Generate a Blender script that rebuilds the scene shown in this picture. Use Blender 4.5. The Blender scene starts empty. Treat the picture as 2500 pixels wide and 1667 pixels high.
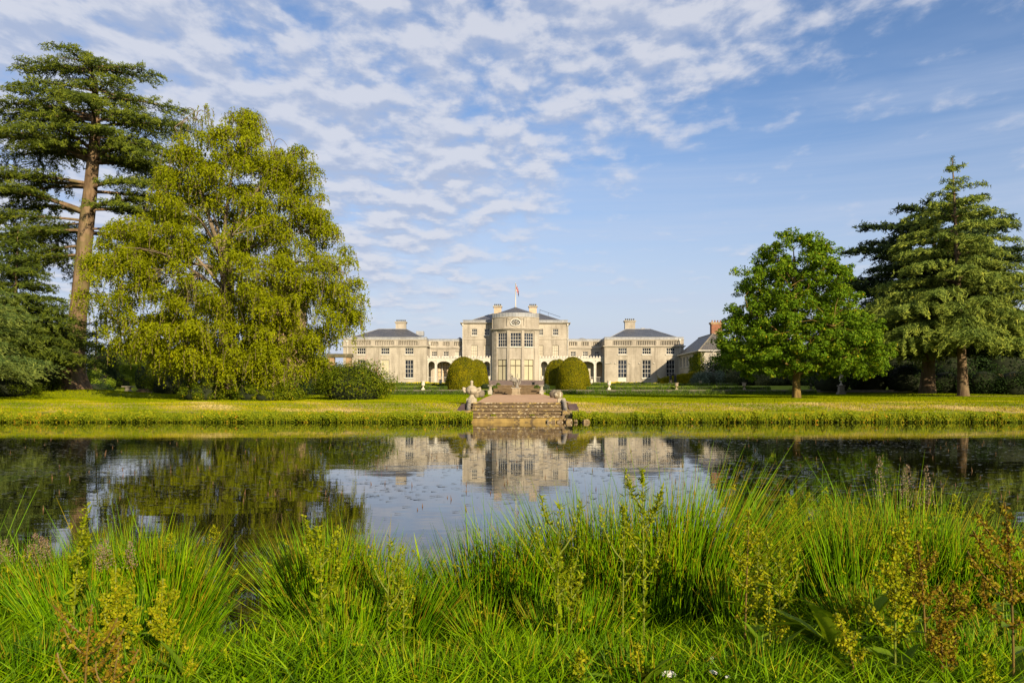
import bpy, math, random
import numpy as np
from mathutils import Vector, Matrix

scene = bpy.context.scene
COL = scene.collection
PI = math.pi
R_ = math.radians
rng = np.random.default_rng(7)
random.seed(7)

# ------------------------------------------------------------------ camera
F, CX, HY, EYE = 1944.0, 1250.0, 963.0, 1.4      # survey of the place: 28 mm lens, eye 1.4 m above the water


def wx(px, d): return (px - CX) * d / F
def wz(py, d): return EYE - (py - HY) * d / F


cam_data = bpy.data.cameras.new('camera')
cam = bpy.data.objects.new('camera', cam_data)
COL.objects.link(cam)
cam.location = (0, 0, EYE)
cam.rotation_euler = (R_(90), 0, 0)
cam_data.sensor_width = 36.0
cam_data.lens = 36.0 * F / 2500.0
cam_data.shift_y = (HY - 833.5) / 2500.0
cam_data.clip_start = 0.05
cam_data.clip_end = 6000
scene.camera = cam

# ------------------------------------------------------------------ light and sky
SUN_AZ, SUN_EL = R_(152), R_(20)                 # behind the camera, to the right; low evening sun
sun_dir = Vector((math.sin(SUN_AZ) * math.cos(SUN_EL), math.cos(SUN_AZ) * math.cos(SUN_EL), math.sin(SUN_EL)))
sl = bpy.data.lights.new('sun', 'SUN')
sl.energy = 5.0
sl.angle = R_(0.6)
sl.color = (1.0, 0.83, 0.58)
so = bpy.data.objects.new('sun', sl)
so.rotation_euler = sun_dir.to_track_quat('Z', 'Y').to_euler()
so.location = (40, -60, 60)
COL.objects.link(so)

scene.render.engine = 'CYCLES'
scene.cycles.use_denoising = True
scene.cycles.max_bounces = 8
scene.cycles.transparent_max_bounces = 8
scene.cycles.caustics_reflective = False
scene.cycles.caustics_refractive = False
scene.view_settings.view_transform = 'Standard'
scene.view_settings.look = 'None'
scene.view_settings.gamma = 1.0
scene.view_settings.exposure = 0.85
scene.view_settings.use_curve_mapping = False

world = bpy.data.worlds.new('World')
scene.world = world
world.use_nodes = True
nt = world.node_tree
nt.nodes.clear()


class NT:
    """small helper to write node trees as expressions"""
    def __init__(self, tree): self.t = tree

    def n(self, typ, **kw):
        nd = self.t.nodes.new(typ)
        for k, v in kw.items(): setattr(nd, k, v)
        return nd

    def put(self, sock, v):
        if hasattr(v, 'is_output') or isinstance(v, bpy.types.NodeSocket): self.t.links.new(v, sock)
        else: sock.default_value = v

    def m(self, op, a, b=None, c=None, clamp=False):
        nd = self.n('ShaderNodeMath', operation=op, use_clamp=clamp)
        for i, v in enumerate((a, b, c)):
            if v is not None: self.put(nd.inputs[i], v)
        return nd.outputs[0]

    def vm(self, op, a, b=None):
        nd = self.n('ShaderNodeVectorMath', operation=op)
        self.put(nd.inputs[0], a)
        if b is not None: self.put(nd.inputs[1], b)
        return nd.outputs[0]

    def xyz(self, v):
        nd = self.n('ShaderNodeSeparateXYZ'); self.put(nd.inputs[0], v); return nd.outputs

    def comb(self, x, y, z):
        nd = self.n('ShaderNodeCombineXYZ')
        for i, v in enumerate((x, y, z)): self.put(nd.inputs[i], v)
        return nd.outputs[0]

    def noise(self, v, scale, detail=4, rough=.55, dist=0.0, dim='3D'):
        nd = self.n('ShaderNodeTexNoise', noise_dimensions=dim)
        if v is not None: self.put(nd.inputs['Vector'], v)
        nd.inputs['Scale'].default_value = scale
        nd.inputs['Detail'].default_value = detail
        nd.inputs['Roughness'].default_value = rough
        nd.inputs['Distortion'].default_value = dist
        return nd.outputs[0]

    def step(self, v, lo, hi, a=0.0, b=1.0, smooth=True):
        nd = self.n('ShaderNodeMapRange', interpolation_type='SMOOTHSTEP' if smooth else 'LINEAR', clamp=True)
        for s, x in zip(('Value', 'From Min', 'From Max', 'To Min', 'To Max'), (v, lo, hi, a, b)): self.put(nd.inputs[s], x)
        return nd.outputs[0]

    def mix(self, fac, a, b, blend='MIX'):
        nd = self.n('ShaderNodeMix', data_type='RGBA', blend_type=blend)
        self.put(nd.inputs['Factor'], fac)
        for s, v in ((nd.inputs[6], a), (nd.inputs[7], b)):
            if isinstance(v, (tuple, list)) and len(v) == 3: v = (*v, 1)
            self.put(s, v)
        return nd.outputs[2]

    def ramp(self, fac, stops):
        nd = self.n('ShaderNodeValToRGB')
        el = nd.color_ramp.elements
        while len(el) > 1: el.remove(el[-1])
        el[0].position, el[0].color = stops[0][0], (*stops[0][1], 1)
        for p, c in stops[1:]:
            e = el.new(p); e.color = (*c, 1)
        self.put(nd.inputs[0], fac)
        return nd.outputs[0]


w = NT(nt)
out = w.n('ShaderNodeOutputWorld')
bg = w.n('ShaderNodeBackground')
nt.links.new(bg.outputs[0], out.inputs[0])
SKY_STRENGTH = 0.075
bg.inputs[1].default_value = SKY_STRENGTH
sky = w.n('ShaderNodeTexSky', sky_type='NISHITA')
sky.sun_disc = False
sky.sun_elevation = SUN_EL
sky.sun_rotation = SUN_AZ
sky.altitude = 100
sky.air_density = 1.0
sky.dust_density = 0.8
sky.ozone_density = 2.0
tc = w.n('ShaderNodeTexCoord')
dx, dy, dz = w.xyz(tc.outputs['Generated'])
zc = w.m('ADD', w.m('MAXIMUM', dz, 0.0), 0.03)
cu = w.m('MULTIPLY', w.m('DIVIDE', dx, w.m('POWER', zc, 0.35)), 1.75)
cv = w.m('MULTIPLY', w.m('LOGARITHM', zc, 2.718), -1.75)
P = w.comb(cu, cv, 0.0)
# altocumulus sheet: lumps that shrink with distance, thinning out to the right and lower down
big = w.noise(w.vm('ADD', P, (13.1, 4.7, 0)), 0.8, 3, .5)
lump = w.noise(P, 6.6, 7, .56, .12)
lump2 = w.noise(w.vm('ADD', P, (0.0, -0.055, 0.0)), 6.6, 4, .5, .12)
cdx = w.m('MAXIMUM', w.m('MINIMUM', dx, 0.45), -0.25)
edge = w.step(w.m('SUBTRACT', dz, w.m('MULTIPLY', cdx, .58)), .08, .32, -0.17, 0.15)
cov = w.m('ADD', w.m('ADD', lump, w.m('MULTIPLY', w.m('SUBTRACT', big, 0.5), 0.42)), edge)
mask = w.step(cov, 0.36, 0.70)
light = w.step(w.m('ADD', w.m('MULTIPLY', w.m('SUBTRACT', lump, lump2), 2.6), w.m('MULTIPLY', w.m('SUBTRACT', lump, .5), 1.1)), -0.34, 0.36)
# thin streaks of high cloud, and a pale veil low down
Ps = w.comb(w.m('ADD', w.m('MULTIPLY', cu, 0.22), w.m('MULTIPLY', cv, .10)), w.m('MULTIPLY', cv, 1.1), 3.3)
streak = w.step(w.noise(Ps, 1.35, 6, .62, .5), 0.42, 0.74, 0.0, 0.62)
veil = w.step(dz, 0.0, 0.34, 0.95, 0.0)
K = 0.555 / SKY_STRENGTH
def kc(c): return tuple(v * K for v in c)
skyc = w.mix(1.0, sky.outputs[0], (0.88, 0.98, 1.16, 1), 'MULTIPLY')
c1 = w.mix(veil, skyc, kc((0.60, 0.635, 0.735)))
c2 = w.mix(streak, c1, kc((0.55, 0.63, 0.80)))
cloudc = w.mix(light, kc((0.44, 0.51, 0.68)), kc((0.70, 0.72, 0.80)))
c3 = w.mix(w.m('MULTIPLY', mask, 0.88), c2, cloudc)
nt.links.new(c3, bg.inputs[0])
# ------------------------------------------------------------------ helpers
ORG = {}


def tag(o, label=None, cat=None, group=None, kind=None):
    if label: o['label'] = label
    if cat: o['category'] = cat
    if group: o['group'] = group
    if kind: o['kind'] = kind
    return o


def thing(name, label, cat, loc=(0, 0, 0), group=None):
    o = bpy.data.objects.new(name, None)
    COL.objects.link(o)
    o.location = loc
    o.empty_display_size = 0.2
    ORG[o.name] = Vector(loc)
    return tag(o, label, cat, group)


def link_mesh(name, me, parent=None, mat=None):
    if mat is not None:
        me.materials.clear()
        me.materials.append(mat)
    o = bpy.data.objects.new(name, me)
    COL.objects.link(o)
    if parent is not None:
        o.parent = parent
        ORG[o.name] = ORG[parent.name]
    else:
        ORG[o.name] = Vector((0, 0, 0))
    return o


def copy_tree(o, parent=None, **kw):
    c = o.copy()
    COL.objects.link(c)
    c.parent = parent
    for ch in list(o.children): copy_tree(ch, c)
    return c


class MB:
    """collects simple solids in world coordinates and links them as one mesh"""
    def __init__(self): self.v, self.f = [], []

    def add(self, vs, fs, M=None):
        b = len(self.v)
        if M is not None: vs = [tuple(M @ Vector(p)) for p in vs]
        self.v.extend(vs)
        self.f.extend([tuple(i + b for i in f) for f in fs])
        return self

    def box(self, x0, x1, y0, y1, z0, z1, M=None, taper=0.0):
        t = taper
        vs = [(x0, y0, z0), (x1, y0, z0), (x1, y1, z0), (x0, y1, z0),
              (x0 + t, y0 + t, z1), (x1 - t, y0 + t, z1), (x1 - t, y1 - t, z1), (x0 + t, y1 - t, z1)]
        return self.add(vs, [(3, 2, 1, 0), (4, 5, 6, 7), (0, 1, 5, 4), (1, 2, 6, 5), (2, 3, 7, 6), (3, 0, 4, 7)], M)

    def tube(self, pts, rad, n=8, cap=True):
        pts = [Vector(p) for p in pts]
        if not hasattr(rad, '__len__'): rad = [rad] * len(pts)
        rings = []
        ref = Vector((0.13, 0.97, 0.2))
        vs, fs = [], []
        for i, p in enumerate(pts):
            d = (pts[min(i + 1, len(pts) - 1)] - pts[max(i - 1, 0)])
            if d.length < 1e-9: d = Vector((0, 0, 1))
            d.normalize()
            u = d.cross(ref)
            if u.length < 1e-3: u = d.cross(Vector((1, 0, 0)))
            u.normalize(); v = d.cross(u)
            for k in range(n):
                a = 2 * PI * k / n
                vs.append(tuple(p + (u * math.cos(a) + v * math.sin(a)) * rad[i]))
        for i in range(len(pts) - 1):
            for k in range(n):
                k2 = (k + 1) % n
                fs.append((i * n + k, i * n + k2, (i + 1) * n + k2, (i + 1) * n + k))
        if cap:
            fs.append(tuple(range(n))); fs.append(tuple(reversed(range((len(pts) - 1) * n, len(pts) * n))))
        return self.add(vs, fs)

    def lathe(self, prof, c=(0, 0, 0), n=16, M=None):
        vs, fs = [], []
        for r, z in prof:
            for k in range(n):
                a = 2 * PI * k / n
                vs.append((c[0] + r * math.cos(a), c[1] + r * math.sin(a), c[2] + z))
        for i in range(len(prof) - 1):
            for k in range(n):
                k2 = (k + 1) % n
                fs.append((i * n + k, i * n + k2, (i + 1) * n + k2, (i + 1) * n + k))
        fs.append(tuple(reversed(range(n)))); fs.append(tuple(range((len(prof) - 1) * n, len(prof) * n)))
        return self.add(vs, fs, M)

    def prism(self, poly, y0, y1, M=None):
        """poly in (x,z), counter-clockwise seen from -Y, extruded y0..y1"""
        n = len(poly)
        vs = [(x, y0, z) for x, z in poly] + [(x, y1, z) for x, z in poly]
        fs = [tuple(range(n)), tuple(reversed(range(n, 2 * n)))]
        for i in range(n):
            j = (i + 1) % n
            fs.append((j, i, i + n, j + n))
        return self.add(vs, fs, M)

    def build(self, name, mat, parent=None, smooth=False):
        me = bpy.data.meshes.new(name)
        o = ORG[parent.name] if parent is not None else Vector((0, 0, 0))
        me.from_pydata([(x - o.x, y - o.y, z - o.z) for x, y, z in self.v], [], self.f)
        if smooth: me.polygons.foreach_set('use_smooth', [True] * len(me.polygons))
        me.validate()
        me.update()
        return link_mesh(name, me, parent, mat)


def np_mesh(name, V, faces, mat, parent=None, attrs=None, smooth=False):
    """V (n,3); faces (m,k) int array with one k"""
    V = np.asarray(V, dtype=np.float32)
    if parent is not None: V = V - np.array(ORG[parent.name], dtype=np.float32)
    faces = np.asarray(faces, dtype=np.int32)
    m, k = faces.shape
    me = bpy.data.meshes.new(name)
    me.vertices.add(len(V)); me.loops.add(m * k); me.polygons.add(m)
    me.vertices.foreach_set('co', V.ravel())
    me.loops.foreach_set('vertex_index', faces.ravel())
    me.polygons.foreach_set('loop_start', np.arange(0, m * k, k, dtype=np.int32))
    if smooth: me.polygons.foreach_set('use_smooth', np.ones(m, dtype=bool))
    for a, arr in (attrs or {}).items():
        at = me.attributes.new(a, 'FLOAT', 'FACE')
        at.data.foreach_set('value', np.asarray(arr, dtype=np.float32))
    me.update(calc_edges=True)
    return link_mesh(name, me, parent, mat)


def unit(a): return a / np.maximum(np.linalg.norm(a, axis=-1, keepdims=True), 1e-9)


class Cards:
    """leaf-shaped faces collected as arrays"""
    three = True                                   # tapering three-cornered leaves for distant foliage

    def __init__(self): self.V, self.var, self.n = [], [], 0

    def add(self, P, N, L, W, var, T=None, fold=0.0):
        n = len(P)
        if n == 0: return
        N = unit(N)
        if T is None: T = rng.normal(size=(n, 3))
        T = unit(T - N * np.sum(T * N, -1, keepdims=True))
        B = np.cross(N, T)
        L = np.broadcast_to(np.asarray(L, float).reshape(-1, 1), (n, 1))
        W = np.broadcast_to(np.asarray(W, float).reshape(-1, 1), (n, 1))
        q = np.stack([P - T * L * .5, P + B * W * .5 - T * L * .08 + N * W * fold, P + T * L * .5, P - B * W * .5 - T * L * .08 + N * W * fold], 1)
        self.V.append(q.reshape(-1, 3))
        self.var.append(np.broadcast_to(var, (n,)))
        self.n += n

    def build(self, name, mat, parent=None):
        V = np.concatenate(self.V); v = np.concatenate(self.var)
        if Cards.three:
            q = V.reshape(-1, 4, 3)
            h = (q[:, 1] - q[:, 3]) * .5
            V = np.stack([q[:, 0] + h, q[:, 0] - h, q[:, 2]], 1).reshape(-1, 3)
            return np_mesh(name, V, np.arange(len(V), dtype=np.int32).reshape(-1, 3), mat, parent, {'var': v})
        f = np.arange(len(V), dtype=np.int32).reshape(-1, 4)
        return np_mesh(name, V, f, mat, parent, {'var': v})


# ------------------------------------------------------------------ materials
def new_mat(name):
    m = bpy.data.materials.new(name)
    m.use_nodes = True
    m.node_tree.nodes.clear()
    t = NT(m.node_tree)
    o = t.n('ShaderNodeOutputMaterial')
    return m, t, o


def principled(t, o, col, rough=.8, spec=.3, bump=None, bump_d=.02, bump_s=.5, **kw):
    p = t.n('ShaderNodeBsdfPrincipled')
    if isinstance(col, tuple) and len(col) == 3: col = (*col, 1)
    t.put(p.inputs['Base Color'], col)
    t.put(p.inputs['Roughness'], rough)
    t.put(p.inputs['Specular IOR Level'], spec)
    for k, v in kw.items(): t.put(p.inputs[k], v)
    if bump is not None:
        b = t.n('ShaderNodeBump')
        b.inputs['Distance'].default_value = bump_d
        b.inputs['Strength'].default_value = bump_s
        t.put(b.inputs['Height'], bump)
        t.t.links.new(b.outputs[0], p.inputs['Normal'])
    t.t.links.new(p.outputs[0], o.inputs[0])
    return p


def pos(t): return t.n('ShaderNodeNewGeometry').outputs['Position']


def mottled(name, ca, cb, scale, rough=.85, cc=None, cscale=None, cthr=(.5, .65), spec=.25, bump=.0, bscale=None, stretch=(1, 1, 1)):
    """two-tone noise with an optional third tone in blotches (lichen, stains, wear)"""
    m, t, o = new_mat(name)
    p = t.vm('MULTIPLY', pos(t), stretch)
    n1 = t.noise(p, scale, 6, .62)
    col = t.mix(t.step(n1, .32, .68), ca, cb)
    if cc is not None:
        n2 = t.noise(t.vm('ADD', p, (7.3, 1.1, 3.9)), cscale or scale * .5, 7, .65)
        col = t.mix(t.step(n2, *cthr), col, cc)
    principled(t, o, col, rough, spec, bump=t.noise(pos(t), bscale or scale * 3, 5, .6) if bump else None, bump_d=bump or .01, bump_s=.7)
    return m


def leaf_mat(name, stops, trans=.35, rough=.6, spec=.07, patch=None):
    """stops over the per-leaf value"""
    m, t, o = new_mat(name)
    a = t.n('ShaderNodeAttribute', attribute_name='var')
    v = a.outputs['Fac']
    if patch:
        v = t.m('ADD', v, t.m('MULTIPLY', t.m('SUBTRACT', t.noise(pos(t), patch[0], 3, .5), .5), patch[1]), clamp=True)
    col = t.ramp(v, stops)
    p = t.n('ShaderNodeBsdfPrincipled')
    t.put(p.inputs['Base Color'], col)
    p.inputs['Roughness'].default_value = rough
    p.inputs['Specular IOR Level'].default_value = spec
    tr = t.n('ShaderNodeBsdfTranslucent')
    t.put(tr.inputs[0], t.mix(1.0, col, (1.15, 1.05, .4, 1), 'MULTIPLY'))
    mx = t.n('ShaderNodeMixShader')
    mx.inputs[0].default_value = trans
    t.t.links.new(p.outputs[0], mx.inputs[1]); t.t.links.new(tr.outputs[0], mx.inputs[2])
    t.t.links.new(mx.outputs[0], o.inputs[0])
    return m


M = {}
# stone, stucco
def stucco():
    m, t, o = new_mat('stucco')
    p = pos(t)
    streak = t.noise(t.vm('MULTIPLY', p, (1.2, 1.2, .12)), 1.6, 6, .65)
    blot = t.noise(p, .35, 5, .6)
    fine = t.noise(p, 9, 3, .6)
    c = t.mix(t.step(blot, .35, .65), (.285, .252, .205), (.40, .36, .295))
    c = t.mix(t.step(streak, .47, .70, 0, .72), c, (.165, .145, .115))
    c = t.mix(t.step(fine, .3, .7, 0, .22), c, (.24, .21, .155))
    x, y, z = t.xyz(p)
    br = t.n('ShaderNodeTexBrick')
    t.put(br.inputs['Vector'], t.comb(t.m('ADD', x, y), z, 0.0))
    br.inputs['Scale'].default_value = 1.0
    br.inputs['Brick Width'].default_value = 1.15
    br.inputs['Row Height'].default_value = .42
    br.inputs['Mortar Size'].default_value = .012
    br.inputs['Color1'].default_value = (1, 1, 1, 1); br.inputs['Color2'].default_value = (.93, .93, .93, 1); br.inputs['Mortar'].default_value = (.78, .76, .72, 1)
    c = t.mix(.8, c, br.outputs[0], 'MULTIPLY')
    principled(t, o, c, .9, .15, bump=fine, bump_d=.01)
    return m
M['stucco'] = stucco()
M['trim'] = mottled('trim_stone', (.26, .232, .185), (.36, .325, .265), 2.2, cc=(.19, .165, .125), cscale=1.4, cthr=(.53, .70), stretch=(.5, .5, 2))
M['render_grey'] = mottled('grey_render', (.30, .275, .225), (.37, .34, .28), 1.2, cc=(.26, .23, .19), cscale=.8)
M['white'] = mottled('white_paint', (.38, .362, .315), (.46, .44, .39), 3, rough=.5, cc=(.52, .49, .41), cscale=2)
M['blind'] = mottled('cream_blind', (.36, .33, .215), (.41, .375, .25), .6, rough=.35, spec=.5)
M['blind_pink'] = mottled('pink_blind', (.44, .32, .20), (.48, .37, .24), 1.1, rough=.4, spec=.4)
M['blocked'] = mottled('blocked_window', (.38, .345, .265), (.44, .40, .31), 1.6, rough=.7)
M['bronze'] = mottled('dark_frame', (.05, .035, .02), (.09, .065, .04), 4, rough=.5)
M['iron'] = mottled('dark_iron', (.012, .013, .016), (.03, .03, .035), 3, rough=.5)
M['lead'] = mottled('lead_sheet', (.20, .21, .225), (.28, .285, .29), 1.4, rough=.55, spec=.4, cc=(.2, .2, .2), stretch=(1, 1, .3))
def slate(name, ca, cb, cc):
    m, t, o = new_mat(name)
    x, y, z = t.xyz(pos(t))
    br = t.n('ShaderNodeTexBrick')
    t.put(br.inputs['Vector'], t.comb(t.m('ADD', x, t.m('MULTIPLY', y, .4)), t.m('MULTIPLY', z, 2.3), 0.0))
    br.inputs['Scale'].default_value = 1.0
    br.inputs['Brick Width'].default_value = .34
    br.inputs['Row Height'].default_value = .26
    br.inputs['Mortar Size'].default_value = .018
    br.inputs['Color1'].default_value = (*ca, 1); br.inputs['Color2'].default_value = (*cb, 1); br.inputs['Mortar'].default_value = (.02, .02, .022, 1)
    n = t.noise(t.comb(t.m('ADD', x, y), t.m('MULTIPLY', z, .3), 0.0), 1.3, 6, .65)
    c = t.mix(t.step(n, .48, .72, 0, .75), br.outputs[0], cc)
    principled(t, o, c, .55, .4, bump=br.outputs['Fac'], bump_d=-.02)
    return m
M['slate'] = slate('roof_slate', (.055, .058, .068), (.085, .085, .095), (.13, .12, .105))
M['slate_blue'] = slate('blue_slate', (.050, .058, .078), (.075, .085, .105), (.11, .115, .125))
M['slate_brown'] = slate('brown_tile', (.085, .078, .068), (.13, .115, .10), (.14, .135, .07))
M['chimney'] = mottled('chimney_render', (.42, .31, .21), (.48, .37, .26), 1.5, cc=(.36, .28, .2), cscale=1.2)
M['redbrick'] = None
def brickm():
    m, t, o = new_mat('red_brick')
    n = t.noise(pos(t), 3.0, 5, .6)
    c = t.mix(t.step(n, .35, .65), (.24, .105, .06), (.17, .08, .05))
    c = t.mix(t.step(t.noise(pos(t), .9, 4, .6), .5, .65), c, (.28, .18, .12))
    principled(t, o, c, .9, .1)
    return m
M['redbrick'] = brickm()
def glass():
    m, t, o = new_mat('window_glass')
    n = t.noise(pos(t), .8, 2, .5)
    c = t.mix(t.step(n, .35, .65), (.006, .008, .013), (.02, .025, .036))
    principled(t, o, c, .05, .55)
    return m
M['glass'] = glass()
def steps_mat():
    m, t, o = new_mat('lichen_stone')
    p = t.vm('MULTIPLY', pos(t), (1, 1, 1.6))
    c = t.mix(t.step(t.noise(p, 2.3, 6, .65), .35, .65), (.115, .08, .045), (.185, .135, .075))
    c = t.mix(t.step(t.noise(t.vm('ADD', p, (3, 5, 1)), 3.4, 6, .7), .52, .62, 0, .9), c, (.34, .25, .07))
    c = t.mix(t.step(t.noise(t.vm('ADD', p, (9, 2, 4)), 7.5, 5, .65), .57, .62, 0, .95), c, (.42, .36, .25))
    c = t.mix(t.step(t.noise(t.vm('ADD', p, (1, 8, 6)), 2.8, 6, .7), .54, .64, 0, .9), c, (.04, .03, .018))
    principled(t, o, c, .95, .1, bump=t.noise(p, 12, 6, .65), bump_d=.02)
    return m
M['lichen'] = steps_mat()
M['riser'] = mottled('shaded_riser_stone', (.075, .052, .030), (.125, .088, .048), 3, cc=(.32, .25, .12), cscale=3.2, cthr=(.57, .64), bump=.015)  # darkened to carry the shadow lines between steps, with lichen blotches
M['plinth_lichen'] = mottled('yellow_lichen_stone', (.17, .115, .04), (.30, .21, .065), 2.2, cc=(.09, .065, .035), cscale=2.0, cthr=(.54, .64), bump=.01)
M['rail_stone'] = mottled('rail_stone', (.19, .165, .125), (.27, .235, .18), 6, cc=(.11, .095, .07), cscale=4, cthr=(.52, .64), bump=.01)
M['step_riser'] = mottled('shaded_brown_riser', (.060, .040, .020), (.095, .064, .034), 2)  # darker copy of the step stone; shade lines of the steps put in colour
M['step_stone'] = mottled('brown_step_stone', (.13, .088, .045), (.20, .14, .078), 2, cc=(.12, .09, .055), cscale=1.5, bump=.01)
M['step_grey'] = mottled('purple_step_stone', (.10, .078, .075), (.14, .11, .10), 2, cc=(.12, .09, .08), cscale=1.5)
M['slab_purple'] = mottled('purple_slab', (.070, .044, .042), (.105, .068, .060), 3, cc=(.17, .11, .055), cscale=2, cthr=(.55, .7), bump=.01)
M['urn_stone'] = mottled('pale_urn_stone', (.29, .25, .175), (.37, .32, .235), 7, cc=(.25, .215, .155), cscale=5, cthr=(.50, .62), bump=.012)
M['ball_stone'] = mottled('lichen_ball_stone', (.15, .12, .075), (.22, .18, .115), 5, cc=(.40, .37, .28), cscale=4, cthr=(.54, .60), bump=.02)
M['ball_dark'] = mottled('weathered_ball_stone', (.115, .095, .07), (.17, .14, .105), 5, cc=(.24, .215, .17), cscale=5, cthr=(.58, .66), bump=.02)
M['white_urn'] = mottled('white_urn_stone', (.50, .45, .37), (.58, .53, .44), 5, cc=(.45, .39, .30), cscale=4, cthr=(.55, .68))
M['buff_urn'] = mottled('buff_urn_stone', (.24, .19, .125), (.32, .26, .18), 5, cc=(.2, .16, .1), cscale=4, cthr=(.5, .65))
M['grey_stone'] = mottled('grey_stone', (.135, .118, .092), (.20, .175, .135), 4, cc=(.13, .12, .09), cscale=3, bump=.01)
M['statue'] = mottled('lead_statue', (.15, .135, .115), (.26, .235, .195), 8, cc=(.10, .095, .085), cscale=5, cthr=(.5, .62), rough=.7)
M['ruin'] = mottled('ruin_stone', (.24, .16, .085), (.36, .25, .14), 2, cc=(.10, .08, .05), cscale=1.2, bump=.02)
M['ruin_dark'] = mottled('dark_lintel_stone', (.055, .05, .03), (.10, .09, .05), 2.5, cc=(.16, .13, .08), cscale=2)
# wood
def bark(name, ca, cb, cc, sc=3.0):
    m, t, o = new_mat(name)
    p = t.vm('MULTIPLY', pos(t), (1, 1, .22))
    n = t.noise(p, sc, 7, .65)
    c = t.mix(t.step(n, .38, .62), ca, cb)
    c = t.mix(t.step(t.noise(pos(t), .9, 5, .6), .5, .68), c, cc)
    principled(t, o, c, .95, .1, bump=n, bump_d=.06, bump_s=.8)
    return m
M['bark_cedar'] = bark('cedar_bark', (.10, .066, .038), (.20, .138, .082), (.13, .105, .045))
M['bark_birch'] = bark('birch_bark', (.10, .078, .05), (.24, .185, .12), (.07, .056, .03))
M['bark_oak'] = bark('oak_bark', (.085, .055, .02), (.21, .145, .045), (.22, .165, .02))
M['bark_dark'] = bark('conifer_bark', (.09, .06, .035), (.17, .12, .07), (.10, .085, .04))
M['twig'] = mottled('twig_bark', (.075, .055, .03), (.12, .085, .045), 4)
# foliage
M['lf_cedar'] = leaf_mat('cedar_needles', [(0, (0.0130, 0.0231, 0.0042)), (.45, (0.0562, 0.0810, 0.0086)), (.8, (0.1338, 0.1602, 0.0107)), (1, (0.2269, 0.2354, 0.0139))], .16, .5)
M['lf_dark'] = leaf_mat('dark_needles', [(0, (0.0038, 0.0092, 0.0043)), (.5, (0.0134, 0.0286, 0.0097)), (1, (0.0528, 0.0765, 0.0140))], .15)
M['lf_deodar'] = leaf_mat('deodar_needles', [(0, (0.0287, 0.0546, 0.0094)), (.45, (0.0976, 0.1391, 0.0210)), (.8, (0.2066, 0.2434, 0.0317)), (1, (0.3589, 0.3603, 0.0443))], .18)
M['lf_blue'] = leaf_mat('blue_needles', [(0, (0.0196, 0.0408, 0.0112)), (.5, (0.0587, 0.0971, 0.0224)), (1, (0.1874, 0.2195, 0.0396))], .18)
M['lf_birch'] = leaf_mat('birch_leaves', [(0, (0.0539, 0.0741, 0.0014)), (.5, (0.1695, 0.2005, 0.0018)), (.85, (0.2601, 0.2834, 0.0026)), (1, (0.3177, 0.2726, 0.0044))], .36)
M['lf_oak'] = leaf_mat('oak_leaves', [(0, (0.0305, 0.0699, 0.0033)), (.5, (0.1016, 0.1856, 0.0066)), (.85, (0.2083, 0.2729, 0.0098)), (1, (0.3684, 0.2838, 0.0109))], .30)
M['lf_shrub'] = leaf_mat('shrub_leaves', [(0, (0.0290, 0.0466, 0.0026)), (.5, (0.0929, 0.1291, 0.0034)), (.9, (0.1965, 0.2008, 0.0061)), (1, (0.3307, 0.2152, 0.0104))], .25)
M['lf_laurel'] = leaf_mat('laurel_leaves', [(0, (.006, .013, .003)), (.6, (.018, .038, .006)), (1, (.04, .07, .012))], .15)
M['lf_grey'] = leaf_mat('grey_leaves', [(0, (.045, .07, .045)), (.5, (.10, .135, .09)), (1, (.17, .20, .14))], .2)
M['lf_var'] = leaf_mat('variegated_leaves', [(0, (.03, .045, .015)), (.6, (.09, .10, .035)), (1, (.20, .19, .08))], .2)
M['lf_yew'] = leaf_mat('golden_yew', [(0, (0.0503, 0.0654, 0.0007)), (.5, (0.1474, 0.1411, 0.0011)), (1, (0.2931, 0.2324, 0.0014))], .15, patch=(1.1, .8))
M['lf_hedge'] = leaf_mat('hedge_leaves', [(0, (0.0468, 0.0858, 0.0062)), (.5, (0.1170, 0.1716, 0.0094)), (1, (0.2028, 0.2496, 0.0156))], .2)
M['lf_ivy'] = leaf_mat('bank_leaves', [(0, (0.0407, 0.0702, 0.0033)), (.45, (0.1398, 0.1870, 0.0054)), (.85, (0.2923, 0.2922, 0.0076)), (.95, (0.4066, 0.2805, 0.0130)), (1, (0.5591, 0.2572, 0.0218))], .28, patch=(.55, .7))
M['lf_lav'] = leaf_mat('lavender_leaves', [(0, (.035, .075, .006)), (.6, (.085, .13, .010)), (.83, (.11, .155, .014)), (.86, (.13, .125, .095)), (1, (.16, .14, .12))], .2)
M['lf_bed'] = leaf_mat('bed_leaves', [(0, (.03, .05, .008)), (.8, (.09, .13, .01)), (.9, (.12, .15, .01)), (.92, (.5, .40, .02)), (1, (.6, .48, .02))], .2)
M['lf_rush'] = leaf_mat('rush_stems', [(0, (0.0295, 0.0826, 0.0005)), (.45, (0.1068, 0.2435, 0.0006)), (.8, (0.2172, 0.3590, 0.0008)), (.93, (0.2706, 0.3113, 0.0043)), (1, (0.2344, 0.1712, 0.0086))], .22, .5, .16)
M['lf_grass'] = leaf_mat('grass_blades', [(0, (0.0361, 0.0914, 0.0005)), (.5, (0.1149, 0.2320, 0.0007)), (.88, (0.2053, 0.3076, 0.0012)), (.95, (0.3940, 0.3692, 0.0118)), (1, (0.4925, 0.4218, 0.0236))], .32, .5)
M['lf_lawn'] = leaf_mat('lawn_blades', [(0, (.095, .145, .002)), (.45, (.200, .232, .002)), (.72, (.290, .268, .004)), (.86, (.38, .315, .055)), (1, (.46, .37, .14))], .25, .7, .015)
M['lf_dock'] = leaf_mat('dock_leaves', [(0, (0.0791, 0.1437, 0.0057)), (.6, (0.1510, 0.2372, 0.0086)), (1, (0.2444, 0.2875, 0.0172))], .4, .5, .14)
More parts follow.
